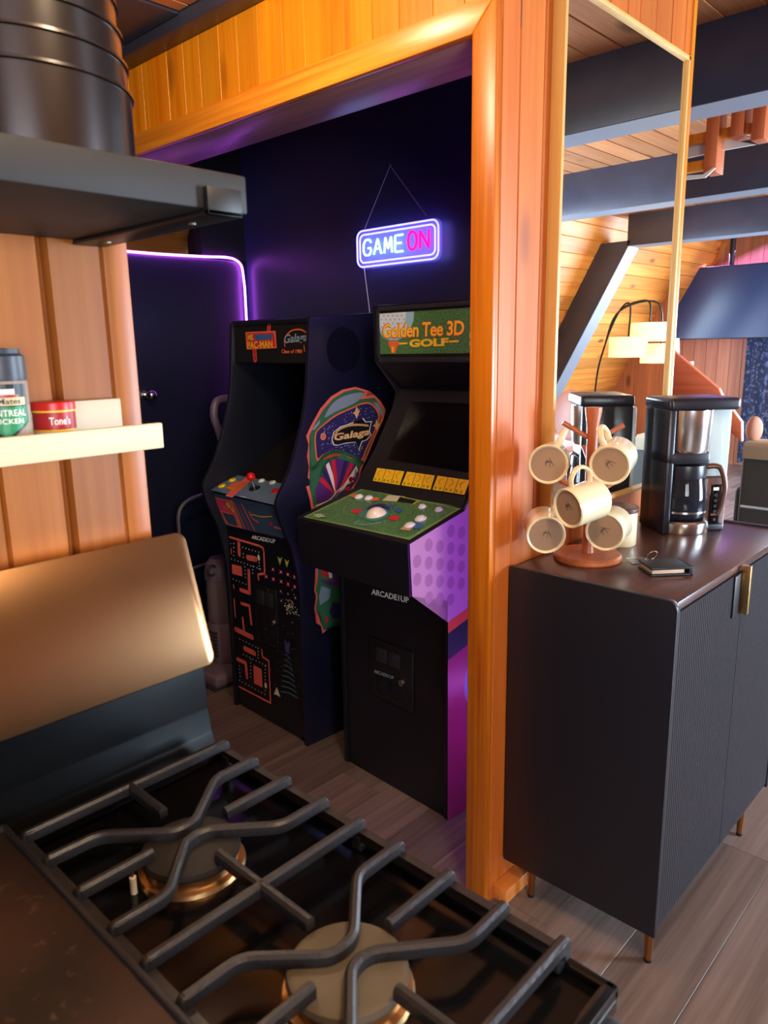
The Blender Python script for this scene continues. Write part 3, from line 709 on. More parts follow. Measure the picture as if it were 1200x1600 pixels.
# little shapes on the right half: rows of pink and pale marks, blue chevrons
def mark(x, y, col, col2, s=10):
    p.poly([Z(x-s, y-s*1.6), Z(x, y-s*.5), Z(x+s, y-s*1.2), Z(x+s*.5, y), Z(x+s, y+s*1.6), Z(x, y+s*.7), Z(x-s, y+s*1.2), Z(x-s*.5, y)], col).dot(Z(x, y), .003, col2)
for x, y in ((512, 437), (562, 453), (606, 468), (648, 483), (472, 482), (517, 497), (566, 512), (610, 527), (652, 545)): mark(x, y, PNK, PW)
for x, y in ((560, 372), (604, 388)): p.poly([Z(x-16, y-18), Z(x, y-4), Z(x+16, y-12), Z(x+6, y+20), Z(x, y+38), Z(x-8, y+18)], mat('print_lime', (150, 170, 90), .5)).dot(Z(x, y+6), .005, YEL)
for x, y in ((566, 572), (612, 588), (570, 632), (658, 612)): mark(x, y, PUR, mat('print_peach', (236, 190, 130), .5), 9)
rr_ = random.Random(5); p.dots([Z(615+rr_.gauss(0, 14), 668+rr_.gauss(0, 18)) for _ in range(40)], .0022, MATS['print_cream'])
p.dots([Z(655+rr_.gauss(0, 12), 690+rr_.gauss(0, 40)) for _ in range(20)], .002, PW); p.dots([Z(rr_.uniform(470, 690), rr_.uniform(330, 1200)) for _ in range(40)], .0012, PW)
for k in range(8):
    y = 965+k*33; h = 16+k*5; x = 612+k*1.5
    p.line([Z(x-h, y), Z(x, y+10), Z(x+h, y+32+k)], .006, mat('print_steel_blue', (78, 108, 130), .5), sm=True)
p.poly([Z(592, 870), Z(612, 895), Z(630, 885), Z(622, 960), Z(600, 945)], mat('print_indigo', (70, 64, 120), .5))
p.poly([Z(545, 1168), Z(556, 1195), Z(568, 1232), Z(548, 1218), Z(527, 1212), Z(536, 1190)], mat('print_peach2', (226, 206, 180), .5))
p.done('front_art')
# coin door
def coin_door(t, x, quad, yc):
    pass
def prnt_box(t, px, x0, dx, m, bev=.003):
    q = ph(t, x0); A_, B_ = q.hit(*px[0]), q.hit(*px[1]); lo = (x0-dx, min(A_.y, B_.y), min(A_.z, B_.z)); hi = (x0, max(A_.y, B_.y), max(A_.z, B_.z)); return lo, hi
lo, hi = prnt_box(pac, (Z(395, 520), Z(548, 940)), .010, .006, BLKP)
cd_ = obj('coin_door', G().box(lo, hi, BLKP, bev=.005, seg=3), pac)
yc, zc = (lo[1]+hi[1])/2, (lo[2]+hi[2])/2; dx = lo[0]
for s in (-1, 1):
    obj('coin_slot', G().box((dx-.004, yc+s*.028-.022, hi[2]-.075), (dx+.001, yc+s*.028+.022, hi[2]-.02), BLKE, bev=.004), cd_)
    obj('coin_return', G().box((dx-.004, yc+s*.028-.022, lo[2]+.02), (dx+.001, yc+s*.028+.022, lo[2]+.07), BLK, bev=.004), cd_)
c = ph(pac, dx).hit(*Z(511, 770)); obj('lock', G().cyl((dx+.001, c.y, c.z), (dx-.007, c.y, c.z), .010, STEELB, n=20, bev=.0015), cd_)
# side art, generic space swirl
p = Print(pac, (0, 0, 0), (0, -1, 0))
S = lambda x, y: (300+x/4, 480+y/4)
out = [(712, 805), (745, 735), (800, 635), (865, 560), (940, 515), (1020, 498), (1102, 522), (1085, 556), (1140, 548), (1180, 590), (1210, 640), (1195, 700), (1150, 800), (1100, 920), (1060, 1010), (1040, 1080), (1000, 1150), (930, 1185), (860, 1215), (745, 1268), (735, 1200), (712, 1120), (760, 1105), (722, 1065), (730, 1000), (718, 930), (728, 860)]
p.poly([S(*q) for q in out], SAL)
ins = [(732, 800), (770, 720), (820, 640), (880, 572), (950, 530), (1020, 512), (1080, 528), (1050, 575), (1140, 565), (1190, 640), (1180, 700), (1138, 800), (1090, 920), (1050, 1005), (1028, 1075), (990, 1140), (920, 1172), (850, 1200), (760, 1250), (748, 1190), (734, 1130), (790, 1100), (738, 1060), (744, 990), (732, 930), (742, 860)]
p.poly([S(*q) for q in ins], GRP)
p.poly([S(*q) for q in [(830, 690), (850, 640), (890, 590), (950, 555), (1030, 535), (1075, 540), (1030, 590), (950, 630), (880, 660)]], GRY, sm=True)
p.poly([S(*q) for q in [(745, 770), (770, 735), (800, 700), (795, 730), (765, 765)]], GRY); p.poly([S(*q) for q in [(1130, 590), (1160, 600), (1195, 660), (1185, 690)]], GRY)
p.poly([S(*q) for q in [(768, 790), (820, 730), (900, 670), (990, 630), (1060, 598), (1120, 600), (1168, 660), (1165, 720), (1128, 810), (1085, 900), (1062, 960), (1000, 950), (930, 915), (870, 905), (810, 930), (780, 960), (768, 900)]], ORG, sm=True)
p.poly([S(*q) for q in [(776, 790), (826, 736), (904, 678), (992, 638), (1060, 608), (1116, 610), (1158, 664), (1155, 720), (1120, 806), (1078, 892), (1056, 948), (1000, 938), (930, 905), (870, 897), (812, 920), (786, 945), (776, 890)]], NAVP, sm=True)
rs = random.Random(11)
def inside(q, poly):
    c = False; n = len(poly)
    for i in range(n):
        a, b = poly[i], poly[i-1]
        if (a[1] > q[1]) != (b[1] > q[1]) and q[0] < (b[0]-a[0])*(q[1]-a[1])/(b[1]-a[1])+a[0]: c = not c
    return c
fld = [(790, 800), (830, 745), (904, 688), (992, 648), (1060, 618), (1110, 620), (1148, 668), (1145, 720), (1110, 800), (1068, 888), (1046, 930), (930, 895), (810, 905), (788, 880)]
st = []
while len(st) < 150:
    q = (rs.uniform(776, 1160), rs.uniform(610, 945))
    if inside(q, fld): st.append(q)
p.dots([S(*q) for q in st[:100]], .0013, PW, 6).dots([S(*q) for q in st[100:]], .0022, LGT, 6)
p.dot(S(818, 808), .0125, PW, ry=.0125).dot(S(818, 808), .0115, ORG)
for sx, sy in ((1024, 660), (1150, 738)): p.poly([S(sx, sy-40), S(sx+10, sy-8), S(sx+24, sy-14), S(sx+12, sy+10), S(sx+2, sy+38), S(sx-10, sy+10), S(sx-24, sy+2), S(sx-8, sy-8)], MATS['print_peach'])
lg = [(868, 830), (880, 780), (925, 745), (1000, 720), (1050, 718), (1065, 690), (1085, 715), (1120, 712), (1108, 770), (1118, 800), (1090, 830), (1060, 840), (1040, 895), (1020, 845), (960, 850), (905, 865), (880, 862)]
p.poly([S(*q) for q in lg], PW); 
cx, cy = 990, 790
p.poly([S(cx+(x-cx)*.95, cy+(y-cy)*.93) for x, y in lg], PK); p.line([S(*q) for q in [(890, 800), (915, 765), (980, 738), (1050, 735), (1095, 740)]], .008, MATS['print_peach'], sm=True)
p.text('Galaga', [S(882, 792), S(1108, 752), S(1104, 812), S(886, 848)], MATS['print_peach'], .03, .15)
p.line([S(*q) for q in [(745, 1010), (780, 985), (820, 930), (900, 902), (980, 925), (1066, 972)]], .012, GRP, sm=True)
# rays
fan = [(800, 1040), (815, 990), (850, 950), (900, 938), (960, 950), (1010, 975), (1045, 1000)]
base_ = (900, 1190)
rc = [PUR, REDP, NAVP, PW, REDP, PUR, NAVP, REDP, PW, PUR]
tops = [(768, 1140), (790, 1085), (806, 1030), (830, 985), (862, 948), (905, 942), (945, 955), (985, 968), (1020, 990), (1040, 1040), (1020, 1090)]
p.poly([S(*q) for q in tops+[(960, 1150), (900, 1185), (790, 1230), (770, 1200)]], PUR)
for i in range(len(tops)-1):
    a, b = tops[i], tops[i+1]; p.poly([S(*a), S(a[0]+(b[0]-a[0])*.6, a[1]+(b[1]-a[1])*.6), S(915, 1170), S(895, 1180)], rc[i])
p.line([S(*q) for q in [(800, 1060), (815, 1000), (850, 955), (900, 935)]], .010, GRP, sm=True)
p.line([S(*q) for q in [(770, 1240), (850, 1205), (900, 1150), (950, 1110), (1000, 1085)]], .006, PW, sm=True).line([S(*q) for q in [(775, 1248), (860, 1212), (915, 1158), (965, 1125)]], .006, GRY, sm=True)
p.dot(S(970, 1140), .012, REDP).dot(S(985, 1075), .010, DRED).line([S(1015, 1020), S(1010, 1062)], .008, GRY)
# lower tail of the swirl
T_ = lambda x, y: (300+x/4, 780+y/4)
low = [(770, 405), (910, 440), (1000, 470), (1000, 780), (910, 770), (860, 790), (808, 838), (798, 790), (768, 770), (780, 730), (756, 680), (768, 600), (755, 570), (770, 490), (762, 450)]
p.poly([T_(*q) for q in low], SAL); p.poly([T_(*q) for q in [(780, 415), (990, 470), (990, 765), (900, 758), (850, 775), (815, 815), (806, 780), (790, 760), (795, 720), (766, 680), (778, 600), (766, 565), (780, 490)]], GRP)
p.poly([T_(*q) for q in [(795, 420), (835, 430), (850, 490), (805, 480)]], REDP).poly([T_(*q) for q in [(840, 432), (865, 438), (870, 490), (850, 490)]], PW).poly([T_(*q) for q in [(868, 440), (980, 470), (980, 560), (870, 500)]], PUR)
p.poly([T_(*q) for q in [(790, 500), (960, 520), (960, 560), (830, 530)]], PUR).poly([T_(*q) for q in [(800, 540), (860, 560), (850, 620), (790, 660), (785, 600)]], GRY).poly([T_(*q) for q in [(870, 640), (990, 660), (990, 750), (870, 740), (850, 700)]], NAVP).poly([T_(*q) for q in [(825, 720), (845, 745), (835, 775), (822, 755)]], REDP)
p.done('side_art')
# dark printed disc high on the side
p = Print(pac, (0, 0, 0), (0, -1, 0)); p._disc(V((.235, -.0008, 1.45)), .078, mat('print_deep_navy', (12, 14, 30), .33), 40); p.done('disc_print')

# --- golf game, right
golf = thing('arcade_cabinet', 'black golf arcade cabinet with green turf marquee and white trackball deck', 'arcade cabinet', (1.643, 1.298, 0), math.radians(-3.2))
W = .495
P = [(0, 0), (0, .728), (-.150, .778), (-.158, .93), (.072, .986), (.18, 1.116), (.265, 1.25), (.283, 1.30), (.262, 1.328), (.19, 1.405), (.186, 1.41), (.182, 1.585), (.19, 1.592), (.50, 1.61), (.56, 1.57), (.56, 0)]
PKD = mat('golf_side_pink', (214, 170, 200), .3); PKR = mat('golf_side_magenta', (178, 64, 110), .28)
side_panels(golf, P, 0, W, th)
obj('front_panel', G().box((.008, th, 0.0), (.02, W-th, .74), BLK), golf)
obj('back_panel', G().box((.545, th, 0), (.556, W-th, 1.58), BLK), golf)
obj('top_panel', G().prism([V((.185, th, 1.577)), V((.185, th, 1.590)), V((.5, th, 1.606)), V((.5, th, 1.594))], (0, W-2*th, 0), BLK), golf)
g = G().prism([V((-.156, .0005, .7805)), V((.0, .0005, .7305)), V((.02, .0005, .74)), V((.02, .0005, .96)), V((-.156, .0005, .9285))], (0, W-.001, 0), BLK) if False else G().prism([V((-.152, th, .777)), V((-.159, th, .931)), V((.073, th, .987)), V((.073, th, .93)), V((.0, th, .727))], (0, W-2*th, 0), BLK)
cb = obj('control_box', g, golf)
g = G().prism([V((-.1595, 0, .7765)), V((-.1655, 0, .9305)), V((-.160, 0, .9315)), V((-.1535, 0, .7765))], (0, W, 0), BLK)
obj('box_front', g, cb)
dn = V((-.056, 0, .231)).normalized()
dpl = V((-.162, 0, .9320))
obj('deck_plate', G().prism([V((-.166, 0, .9312)), V((.074, 0, .9895)), V((.0745, 0, .9855)), V((-.166, 0, .9272))], (0, W, 0), BLKP), cb)
def turf():
    m, nt, b = nodes('turf_print'); N = nt.nodes.new; L_ = nt.links.new
    tc = N('ShaderNodeTexCoord'); n = N('ShaderNodeTexNoise'); n.inputs['Scale'].default_value = 260; n.inputs['Detail'].default_value = 3; L_(tc.outputs['Object'], n.inputs[0])
    r = N('ShaderNodeValToRGB'); e = r.color_ramp.elements; e[0].position = .36; e[0].color = (*lin((22, 70, 36)), 1); e[1].position = .64; e[1].color = (*lin((104, 158, 96)), 1)
    L_(n.outputs[0], r.inputs[0]); L_(r.outputs[0], b.inputs['Base Color']); b.inputs['Roughness'].default_value = .3
    return m
TURF = turf(); TURFL = mat('turf_light', (120, 160, 84), .4, noise=.2, nscale=80)
p = Print(golf, (-.166, 0, .9312), dn)
q0 = [(474.5, 808), (567, 763), (720, 795), (640, 844)]
p.poly(q0, TURFL); p.poly([(480, 807.5), (568, 765.5), (714, 796), (638, 841)], TURF)
D = lambda x, y: (460+x/4, 460+y/4)
p.line([D(530, 1240), D(760, 1290), D(1020, 1325)], .008, MATS['turf_light'])
p.poly([D(550, 1290), D(585, 1258), D(665, 1262), D(640, 1298)], mat('print_pale', (206, 210, 170), .5)).poly([D(640, 1298), D(660, 1270), D(760, 1290), D(740, 1312)], PK).line([D(670, 1262), D(690, 1272)], .005, YEL).line([D(745, 1312), D(780, 1292)], .006, YEL)
p.line([D(320, 1330), D(310, 1355), D(340, 1380), D(400, 1390)], .004, MATS['turf_light'], sm=True)
p.poly([D(340, 1262), D(380, 1250), D(420, 1262), D(390, 1280)], ORG).poly([D(470, 1275), D(520, 1272), D(530, 1290), D(490, 1296)], ORG)
tb = [(430, 1400), (400, 1390), (420, 1350), (470, 1325), (540, 1318), (590, 1330), (600, 1370), (570, 1400), (520, 1420), (460, 1420)]
p.poly([D(*q) for q in tb], mat('print_teal', (60, 130, 120), .5), sm=True)
p.poly([D(*q) for q in [(450, 1350), (480, 1325), (545, 1312), (590, 1330), (595, 1370), (560, 1350), (500, 1345)]], NAVP, sm=True)
p.poly([D(355, 1365), D(375, 1345), D(430, 1350), D(405, 1378)], REDP).poly([D(580, 1410), D(605, 1388), D(658, 1392), D(650, 1418)], REDP).poly([D(560, 1330), D(590, 1320), D(640, 1322), D(610, 1338)], BLUP).poly([D(620, 1360), D(650, 1340), D(685, 1350), D(655, 1372)], BLUP)
p.line([D(400, 1425), D(380, 1440), D(470, 1445), D(540, 1430)], .004, LGT, sm=True)
p.poly([D(660, 1475), D(690, 1455), D(740, 1465), D(720, 1485)], mat('print_tan', (200, 160, 120), .5)).poly([D(735, 1440), D(780, 1435), D(815, 1445), D(780, 1475), D(740, 1470)], BLUP)
p.poly([D(110, 1395), D(150, 1375), D(180, 1385), D(205, 1395), D(170, 1400), D(140, 1405)], TURFL).text('GOLF', [D(120, 1382), D(165, 1378), D(200, 1396), D(150, 1402)], WHITE, .02)
p.done('deck_art', cb)
pg = Print(golf, (-.166, 0, .9312), dn)
TBW = mat('trackball_ivory', (244, 236, 214), .15, coat=.6)
c = pg.hit(*D(512, 1378)); obj('trackball', G().ball(c-dn*.012, .036, TBW), golf); obj('trackball_ring', G().lathe([(.0335, -.001), (.041, -.001), (.041, .003), (.036, .0045), (.0335, .003)], MATS['print_teal'], n=36, T=Matrix.Translation(c) @ dn.to_track_quat('Z', 'Y').to_matrix().to_4x4()), golf)
for bx, by, r in ((405, 1270, .0125), (465, 1278, .0125), (800, 1333, .0105), (903, 1352, .0105), (722, 1450, .0145), (790, 1407, .0150)):
    c = pg.hit(*D(bx, by)); obj('button', G().cyl(c, c+dn*.005, r*1.2, BW, n=24, bev=.0015).cyl(c, c+dn*.010, r*.85, BW, n=24, bev=.002), golf)
# bezel with instruction strip, screen
bz = [V((.066, th, .9895)), V((.255, th, 1.255)), V((.262, th, 1.25)), V((.08, th, .985))]
bz0, bz1 = V((.078, th, .9885)), V((.292, th, 1.315))
bn = V((-(bz1-bz0).z, 0, (bz1-bz0).x)).normalized()
obj('screen_bezel', G().prism([bz0, bz1, bz1-bn*.012, bz0-bn*.012], (0, W-2*th, 0), BLKP), golf)
p = Print(golf, bz0, bn)
B = lambda x, y: (560+x/6, 720+y/6)
for q in (((178, 68), (432, 100), (388, 228), (136, 188)), ((462, 105), (722, 142), (682, 274), (408, 232)), ((752, 146), (1052, 190), (1002, 326), (702, 278))):
    p.poly([B(*r) for r in q], YEL)
    tl, tr, br, bl = [V((*B(*r), 0)) for r in q]
    def uv(a, b): w_ = (tl*(1-a)+tr*a)*(1-b)+(bl*(1-a)+br*a)*b; return (w_.x, w_.y)
    for k in (1, 2): p.line([uv(k/3, 0), uv(k/3, 1)], .0022, PK)
    for k in range(3):
        a = k/3
        p.line([uv(a+.22, .12), uv(a+.10, .35), uv(a+.18, .6)], .0026, ORG, sm=True) if k % 2 == 0 else p.line([uv(a+.10, .12), uv(a+.22, .3), uv(a+.12, .62)], .0026, ORG, sm=True)
        p.dots([uv(a+.08, .84), uv(a+.22, .84)], .0042, PK).dots([uv(a+.08, .84), uv(a+.22, .84)], .0022, YEL)
p.done('instruction_strip')
p = Print(golf, bz0, bn)
p.poly([(606, 718), (642, 627), (760, 632), (752, 742)], BLKG); p.done('screen', None)
ub0, ub1 = V((.292, th, 1.315)), V((.186, th, 1.408))
un = V((-.093, 0, -.106)).normalized()
obj('speaker_panel', G().prism([ub0, ub1, ub1+V((.012, 0, .004)), ub0+V((.012, 0, .004))], (0, W-2*th, 0), BLKP), golf)
p = Print(golf, bz0, bn); p.text('ARCADE1UP', [(693, 601), (737, 601), (735, 608), (691, 608)], PW, .03, .2); p.done('bezel_lettering')
# marquee
obj('marquee', G().box((.186, th, 1.408), (.2, W-th, 1.585), BLKP).box((.180, th, 1.572), (.19, W-th, 1.586), BLKE, bev=.002).box((.180, th, 1.408), (.19, W-th, 1.424), BLKE, bev=.002).box((.180, W-th-.012, 1.408), (.19, W-th, 1.586), BLKE, bev=.002).box((.180, th, 1.408), (.19, th+.012, 1.586), BLKE, bev=.002), golf)
p = Print(golf, (.186, 0, 1.5), (-1, 0, 0), lift=.0012)
Q = lambda x, y: (560+x/6, 470+y/6)
p.poly([Q(172, 124), Q(1090, 62), Q(1090, 490), Q(176, 500)], TURF)
BALL = mat('print_golf_ball', (214, 226, 232), .5)
bl_ = [Q(174, 124), Q(525, 100), Q(520, 180), Q(490, 270), Q(440, 335), Q(370, 370), Q(300, 372), Q(240, 350), Q(198, 280), Q(178, 200)]
p.poly(bl_, LGT); p.poly([Q(175, 124), Q(450, 104), Q(440, 200), Q(380, 300), Q(310, 335), Q(250, 320), Q(205, 250), Q(180, 180)], BALL)
p.dots([Q(200+k*42+(j % 2)*20, 140+j*36) for k in range(7) for j in range(5) if inside((200+k*42+(j % 2)*20, 140+j*36), [(175, 124), (450, 104), (440, 200), (380, 300), (310, 335), (250, 320), (205, 250)])], .004, LGT)
p.poly([Q(285, 378), Q(385, 376), Q(378, 425), Q(360, 445), Q(354, 488), Q(314, 490), Q(308, 445), Q(290, 425)], ORG).poly([Q(315, 430), Q(340, 428), Q(335, 482), Q(322, 484)], YEL)
YO = mat('print_gold', (255, 204, 56), .45)
p.text('Golden Tee 3D', [Q(228, 214), Q(1002, 176), Q(1000, 330), Q(226, 358)], REDP, .05, 0, .95).text('Golden Tee 3D', [Q(236, 218), Q(1000, 181), Q(994, 322), Q(232, 350)], YO, .022, 0, .95)
p.text('GOLF', [Q(482, 362), Q(852, 346), Q(852, 422), Q(482, 437)], YO, .05); p.line([Q(388, 402), Q(462, 398)], .006, YO).line([Q(862, 382), Q(942, 378)], .006, YO)
p.poly([Q(1050, 300), Q(1090, 298), Q(1090, 350), Q(1050, 352)], PW).poly([Q(1050, 380), Q(1090, 378), Q(1090, 415), Q(1050, 417)], PW).poly([Q(1062, 312), Q(1090, 310), Q(1090, 340), Q(1062, 342)], REDP)
p.done('marquee_art')
# coin door and lettering on the lower front
p = ph(golf, .008)
C = lambda x, y: (480+x*.28125, 850+y*.28125)
p.text('ARCADE1UP', [C(358, 248), C(566, 296), C(566, 330), C(358, 280)], PW, .03); p.done('front_lettering')
lo, hi = prnt_box(golf, (C(352, 510), C(596, 940)), .008, .006, BLKP)
cd_ = obj('coin_door', G().box(lo, hi, BLKP, bev=.005, seg=3), golf)
yc = (lo[1]+hi[1])/2; dx = lo[0]; zc = (lo[2]+hi[2])/2
for s in (-1, 1):
    obj('coin_slot', G().box((dx-.004, yc+s*.03+.012-.024, hi[2]-.075), (dx+.001, yc+s*.03+.012+.024, hi[2]-.025), BLKE, bev=.004), cd_)
    obj('coin_return', G().box((dx-.004, yc+s*.03+.012-.024, lo[2]+.025), (dx+.001, yc+s*.03+.012+.024, lo[2]+.075), BLK, bev=.004), cd_)
c = ph(golf, dx).hit(*C(526, 770)); obj('lock', G().cyl((dx+.001, c.y, c.z), (dx-.008, c.y, c.z), .011, STEELB, n=20, bev=.0015), cd_)
p = ph(golf, dx); p.text('ARCADE1UP', [C(372, 695), C(482, 735), C(482, 752), C(372, 715)], GRY, .02); p.done('door_lettering', cd_)
# printed outer side: pink dimples above, magenta below with an orange and green stripe
p = Print(golf, (0, 0, 0), (0, -1, 0))
def poly3(pr, m): p.ring3([V((x, 0, z)) for x, z in pr], m)
poly3([(-.150, .778), (-.158, .93), (.072, .986), (.18, 1.116), (.265, 1.25), (.283, 1.30), (.262, 1.328), (.19, 1.405), (.182, 1.585), (.50, 1.61), (.56, 1.57), (.56, .80), (.0, .66), (0, .728)][::-1], PKD)
poly3([(0, 0), (.56, 0), (.56, .75), (0, .56)], PKR); poly3([(0, .66), (.56, .80), (.56, .765), (0, .625)], ORG); poly3([(0, .625), (.56, .765), (.56, .68), (0, .54)], mat('print_dark_green', (38, 66, 62), .4))
DIM = mat('golf_side_dimple', (186, 140, 176), .3)
o = p.up()
for i in range(16):
    for j in range(16):
        x = -.13+i*.047; z = .70+j*.052+(i % 2)*.026+(x*.25)
        prof = [(-.150, .778), (-.158, .93), (.072, .986), (.18, 1.116), (.283, 1.30), (.19, 1.405), (.182, 1.585), (.50, 1.61), (.56, .82), (.0, .68)]
        if inside((x, z), prof) and inside((x-.02, z), prof) and inside((x, z-.022), prof) and inside((x, z+.022), prof): p._disc(V((x, 0, z))+o, .0165, DIM, 18, .019)
GB = mat('print_golf_ball_blue', (150, 166, 226), .35); GB2 = mat('print_golf_ball_shade', (110, 122, 190), .35)
o = p.up(); p._disc(V((.21, 0, .43))+o, .135, GB, 40, .135); o = p.up()
for i in range(14):
    for j in range(14):
        x, z = .21-.13+i*.02, .43-.13+j*.02+(i % 2)*.01
        if (x-.21)**2+(z-.43)**2 < .118**2: p._disc(V((x, 0, z))+o, .0065, GB2, 10)
o = p.up(); p._disc(V((.16, 0, .36))+o, .03, REDP, 20); o = p.up(); p._disc(V((.165, 0, .365))+o, .016, GB, 20)
p.done('side_art', None)

# ------------------------------------------------------------------ neon sign and LED strip
MINT = mat('neon_mint', (190, 250, 225), .4, emit=(176, 255, 222), es=1.6); MAG = mat('neon_magenta', (255, 30, 120), .4, emit=(255, 10, 110), es=2.0); VIO = mat('neon_violet', (150, 150, 255), .4, emit=(116, 108, 255), es=3.4)
t = thing('neon_sign', 'glowing rounded neon sign hung by string on black wall above cabinets', 'sign', (2.315, 2.08, 1.84))
XN = 2.300
def nz(px, py): return at(px, py, X=XN)
c4 = [nz(559, 362), nz(685, 342), nz(685, 405), nz(559, 417)]
ya, yb_ = max(c4[0].y, c4[3].y), min(c4[1].y, c4[2].y); zt_, zb_ = (c4[0].z+c4[1].z)/2, (c4[2].z+c4[3].z)/2
def rrect(y0, y1, z0, z1, r, x, k=6):
    pts = []
    for cy, cz, s in ((y1-r, z1-r, 0), (y0+r, z1-r, .5*PI), (y0+r, z0+r, PI), (y1-r, z0+r, 1.5*PI)):
        for j in range(k+1): a = s+j/k*PI/2; pts.append(V((x, cy+r*math.cos(a), cz+r*math.sin(a))))
    return pts
yl, yr_ = min(ya, yb_), max(ya, yb_)
obj('backing', G().prism(rrect(yl-.008, yr_+.008, zb_-.008, zt_+.008, .035, XN+.012), (.004, 0, 0), clear('clear_acrylic', (190, 200, 255), .12)), t, world=True)
obj('border_tube', G().tube(rrect(yl, yr_, zb_, zt_, .03, XN), .0035, VIO, n=8, closed=True).tube(rrect(yl+.016, yr_-.016, zb_+.016, zt_-.016, .022, XN), .0035, VIO, n=8, closed=True), t, 'violet glowing double border', world=True)
LET = {'G': [[(1, .8), (.8, 1), (.25, 1), (0, .75), (0, .25), (.25, 0), (.8, 0), (1, .2), (1, .45), (.6, .45)]], 'A': [[(0, 0), (.5, 1), (1, 0)], [(.2, .35), (.8, .35)]], 'M': [[(0, 0), (.12, 1), (.5, .25), (.88, 1), (1, 0)]],
       'E': [[(1, 1), (0, 1), (0, 0), (1, 0)], [(0, .52), (.8, .52)]], 'O': [[(.5, 1), (.15, .88), (0, .5), (.15, .12), (.5, 0), (.85, .12), (1, .5), (.85, .88), (.5, 1)]], 'N': [[(0, 0), (0, 1), (1, 0), (1, 1)]]}
def neon_word(word, quad, m, r):
    tl, tr, br, bl = [nz(*q) for q in quad]; n = len(word)
    for i, ch in enumerate(word):
        a0, a1 = i/n+.14/n, (i+1)/n-.14/n; g = G()
        for stroke in LET[ch]:
            pts = []
            for x, y in stroke:
                a = a0+(a1-a0)*x; q = (bl*(1-a)+br*a)*(1-y)+(tl*(1-a)+tr*a)*y; pts.append(V((XN, q.y, q.z)))
            pts = smooth(pts, False, 4) if ch == 'O' else fillet(pts, .006, 3) if len(pts) > 2 else pts
            g.tube(pts, r, m, n=8)
        obj('letter', g, t, world=True)
l = bpy.data.lights.new('neon_glow', 'AREA'); l.shape = 'RECTANGLE'; l.size = .13; l.size_y = .42; l.energy = .38; l.color = (.28, .25, 1.0)
o = bpy.data.objects.new('neon_glow', l); COL.objects.link(o); o.parent = t; o.location = (XN+.004-2.315, (yl+yr_)/2-2.08, (zt_+zb_)/2-1.84); o.rotation_euler = (0, math.radians(-90), 0)
neon_word('GAME', [(566, 376), (632, 366), (632, 392), (566, 400)], MINT, .0042); neon_word('ON', [(635, 363), (673, 357), (673, 387), (635, 391)], MAG, .0050)
hook = at(609.5, 259, X=2.33); STR = mat('pale_cord', (190, 190, 205), .6)
obj('hanging_cord', G().tube([at(570, 357, X=XN), hook, at(667, 338, X=XN)], .0013, STR, n=6), t, world=True)
obj('nail', G().cyl((2.341, hook.y, hook.z+.004), (2.322, hook.y, hook.z+.006), .0025, STEEL, n=8), t, world=True)
obj('power_cord', G().tube(smooth([at(569, 418, X=XN+.008), at(573, 450, X=2.328), at(577, 482, X=2.328), at(580, 520, X=2.33)], False, 4), .0022, mat('white_cord', (214, 214, 226), .5), n=6), t, world=True)
LEDM = mat('led_purple', (230, 170, 255), .4, emit=(196, 84, 255), es=9.0)
pts = [at(x, y, Y=3.092) for x, y in ((150, 389), (195, 392.5), (250, 397), (320, 401), (352, 402), (368, 406), (377, 415), (380, 430))]
pts = smooth(pts, False, 4); last = pts[-1]
pts += [V((last.x+.002, 3.088, z)) for z in (1.75, 1.6, 1.45, 1.2)]
single('led_strip', G().tube(pts, .0055, LEDM, n=8), 'purple glowing LED strip along black door top and down the corner', 'light', base=tuple(pts[0]))
pts = fillet([V((2.32, 1.068, .30)), V((1.64, 1.068, .30)), V((1.64, 1.068, 2.04)), V((2.32, 1.068, 2.04))], .05, 6)
LED2 = mat('led_violet', (200, 160, 255), .4, emit=(186, 110, 255), es=15.0)
single('led_strip', G().tube(pts, .0055, LED2, n=8), 'purple LED strip run on black wall behind the wooden post', 'light', base=(1.98, 1.068, .30))

# ------------------------------------------------------------------ vacuum, tube frame beside the left cabinet
VG = mat('vacuum_plum_grey', (112, 96, 110), .35); VD = mat('vacuum_dark', (52, 48, 56), .4); VC = clear('vacuum_bin_clear', (150, 130, 134), .55, .1)
t = thing('upright_vacuum', 'plum grey upright vacuum with clear dust bin beside black door', 'vacuum', (1.84, 2.74, 0))
obj('floor_head', G().box((-.16, -.14, .01), (.14, .12, .07), VG, bev=.02, seg=3).box((-.165, -.13, .0), (.10, .11, .02), VD, bev=.004), t)
obj('motor_housing', G().lathe([(0, .07), (.06, .07), (.07, .10), (.07, .25), (.065, .26), (0, .26)], VG, (-.01, 0, 0)), t)
g = G()
for k in range(7): g.box((-.083, -.04, .11+k*.018), (-.07, .03, .119+k*.018), VD, bev=.002)
obj('vent_grille', g, t)
obj('dust_bin', G().lathe([(0, .26), (.062, .26), (.066, .27), (.066, .46), (.0, .46)], VC, (-.01, 0, 0)), t)
obj('bin_lid', G().lathe([(0, .46), (.068, .46), (.07, .48), (.062, .53), (.04, .555), (0, .56)], VG, (-.01, 0, 0)), t)
obj('latch', G().tube([V((-.075+.022*math.cos(a), -.035+.0*a, .515+.022*math.sin(a))) for a in [k*2*PI/12 for k in range(12)]], .006, VD, closed=True), t)
obj('handle', G().tube(smooth([V((.02, 0, .52)), V((.05, -.0, .66)), V((.07, .0, .95)), V((.035, -.0, 1.10)), V((.012, 0, 1.18)), V((.03, 0, 1.24)), V((.09, 0, 1.25))], False, 5), .017, VG, n=12), t)
t = thing('metal_tube_frame', 'bent grey metal tube frame standing behind vacuum against black door', 'frame', (1.9, 2.98, 0))
TB = mat('grey_tube', (150, 148, 150), .35, metal=.8)
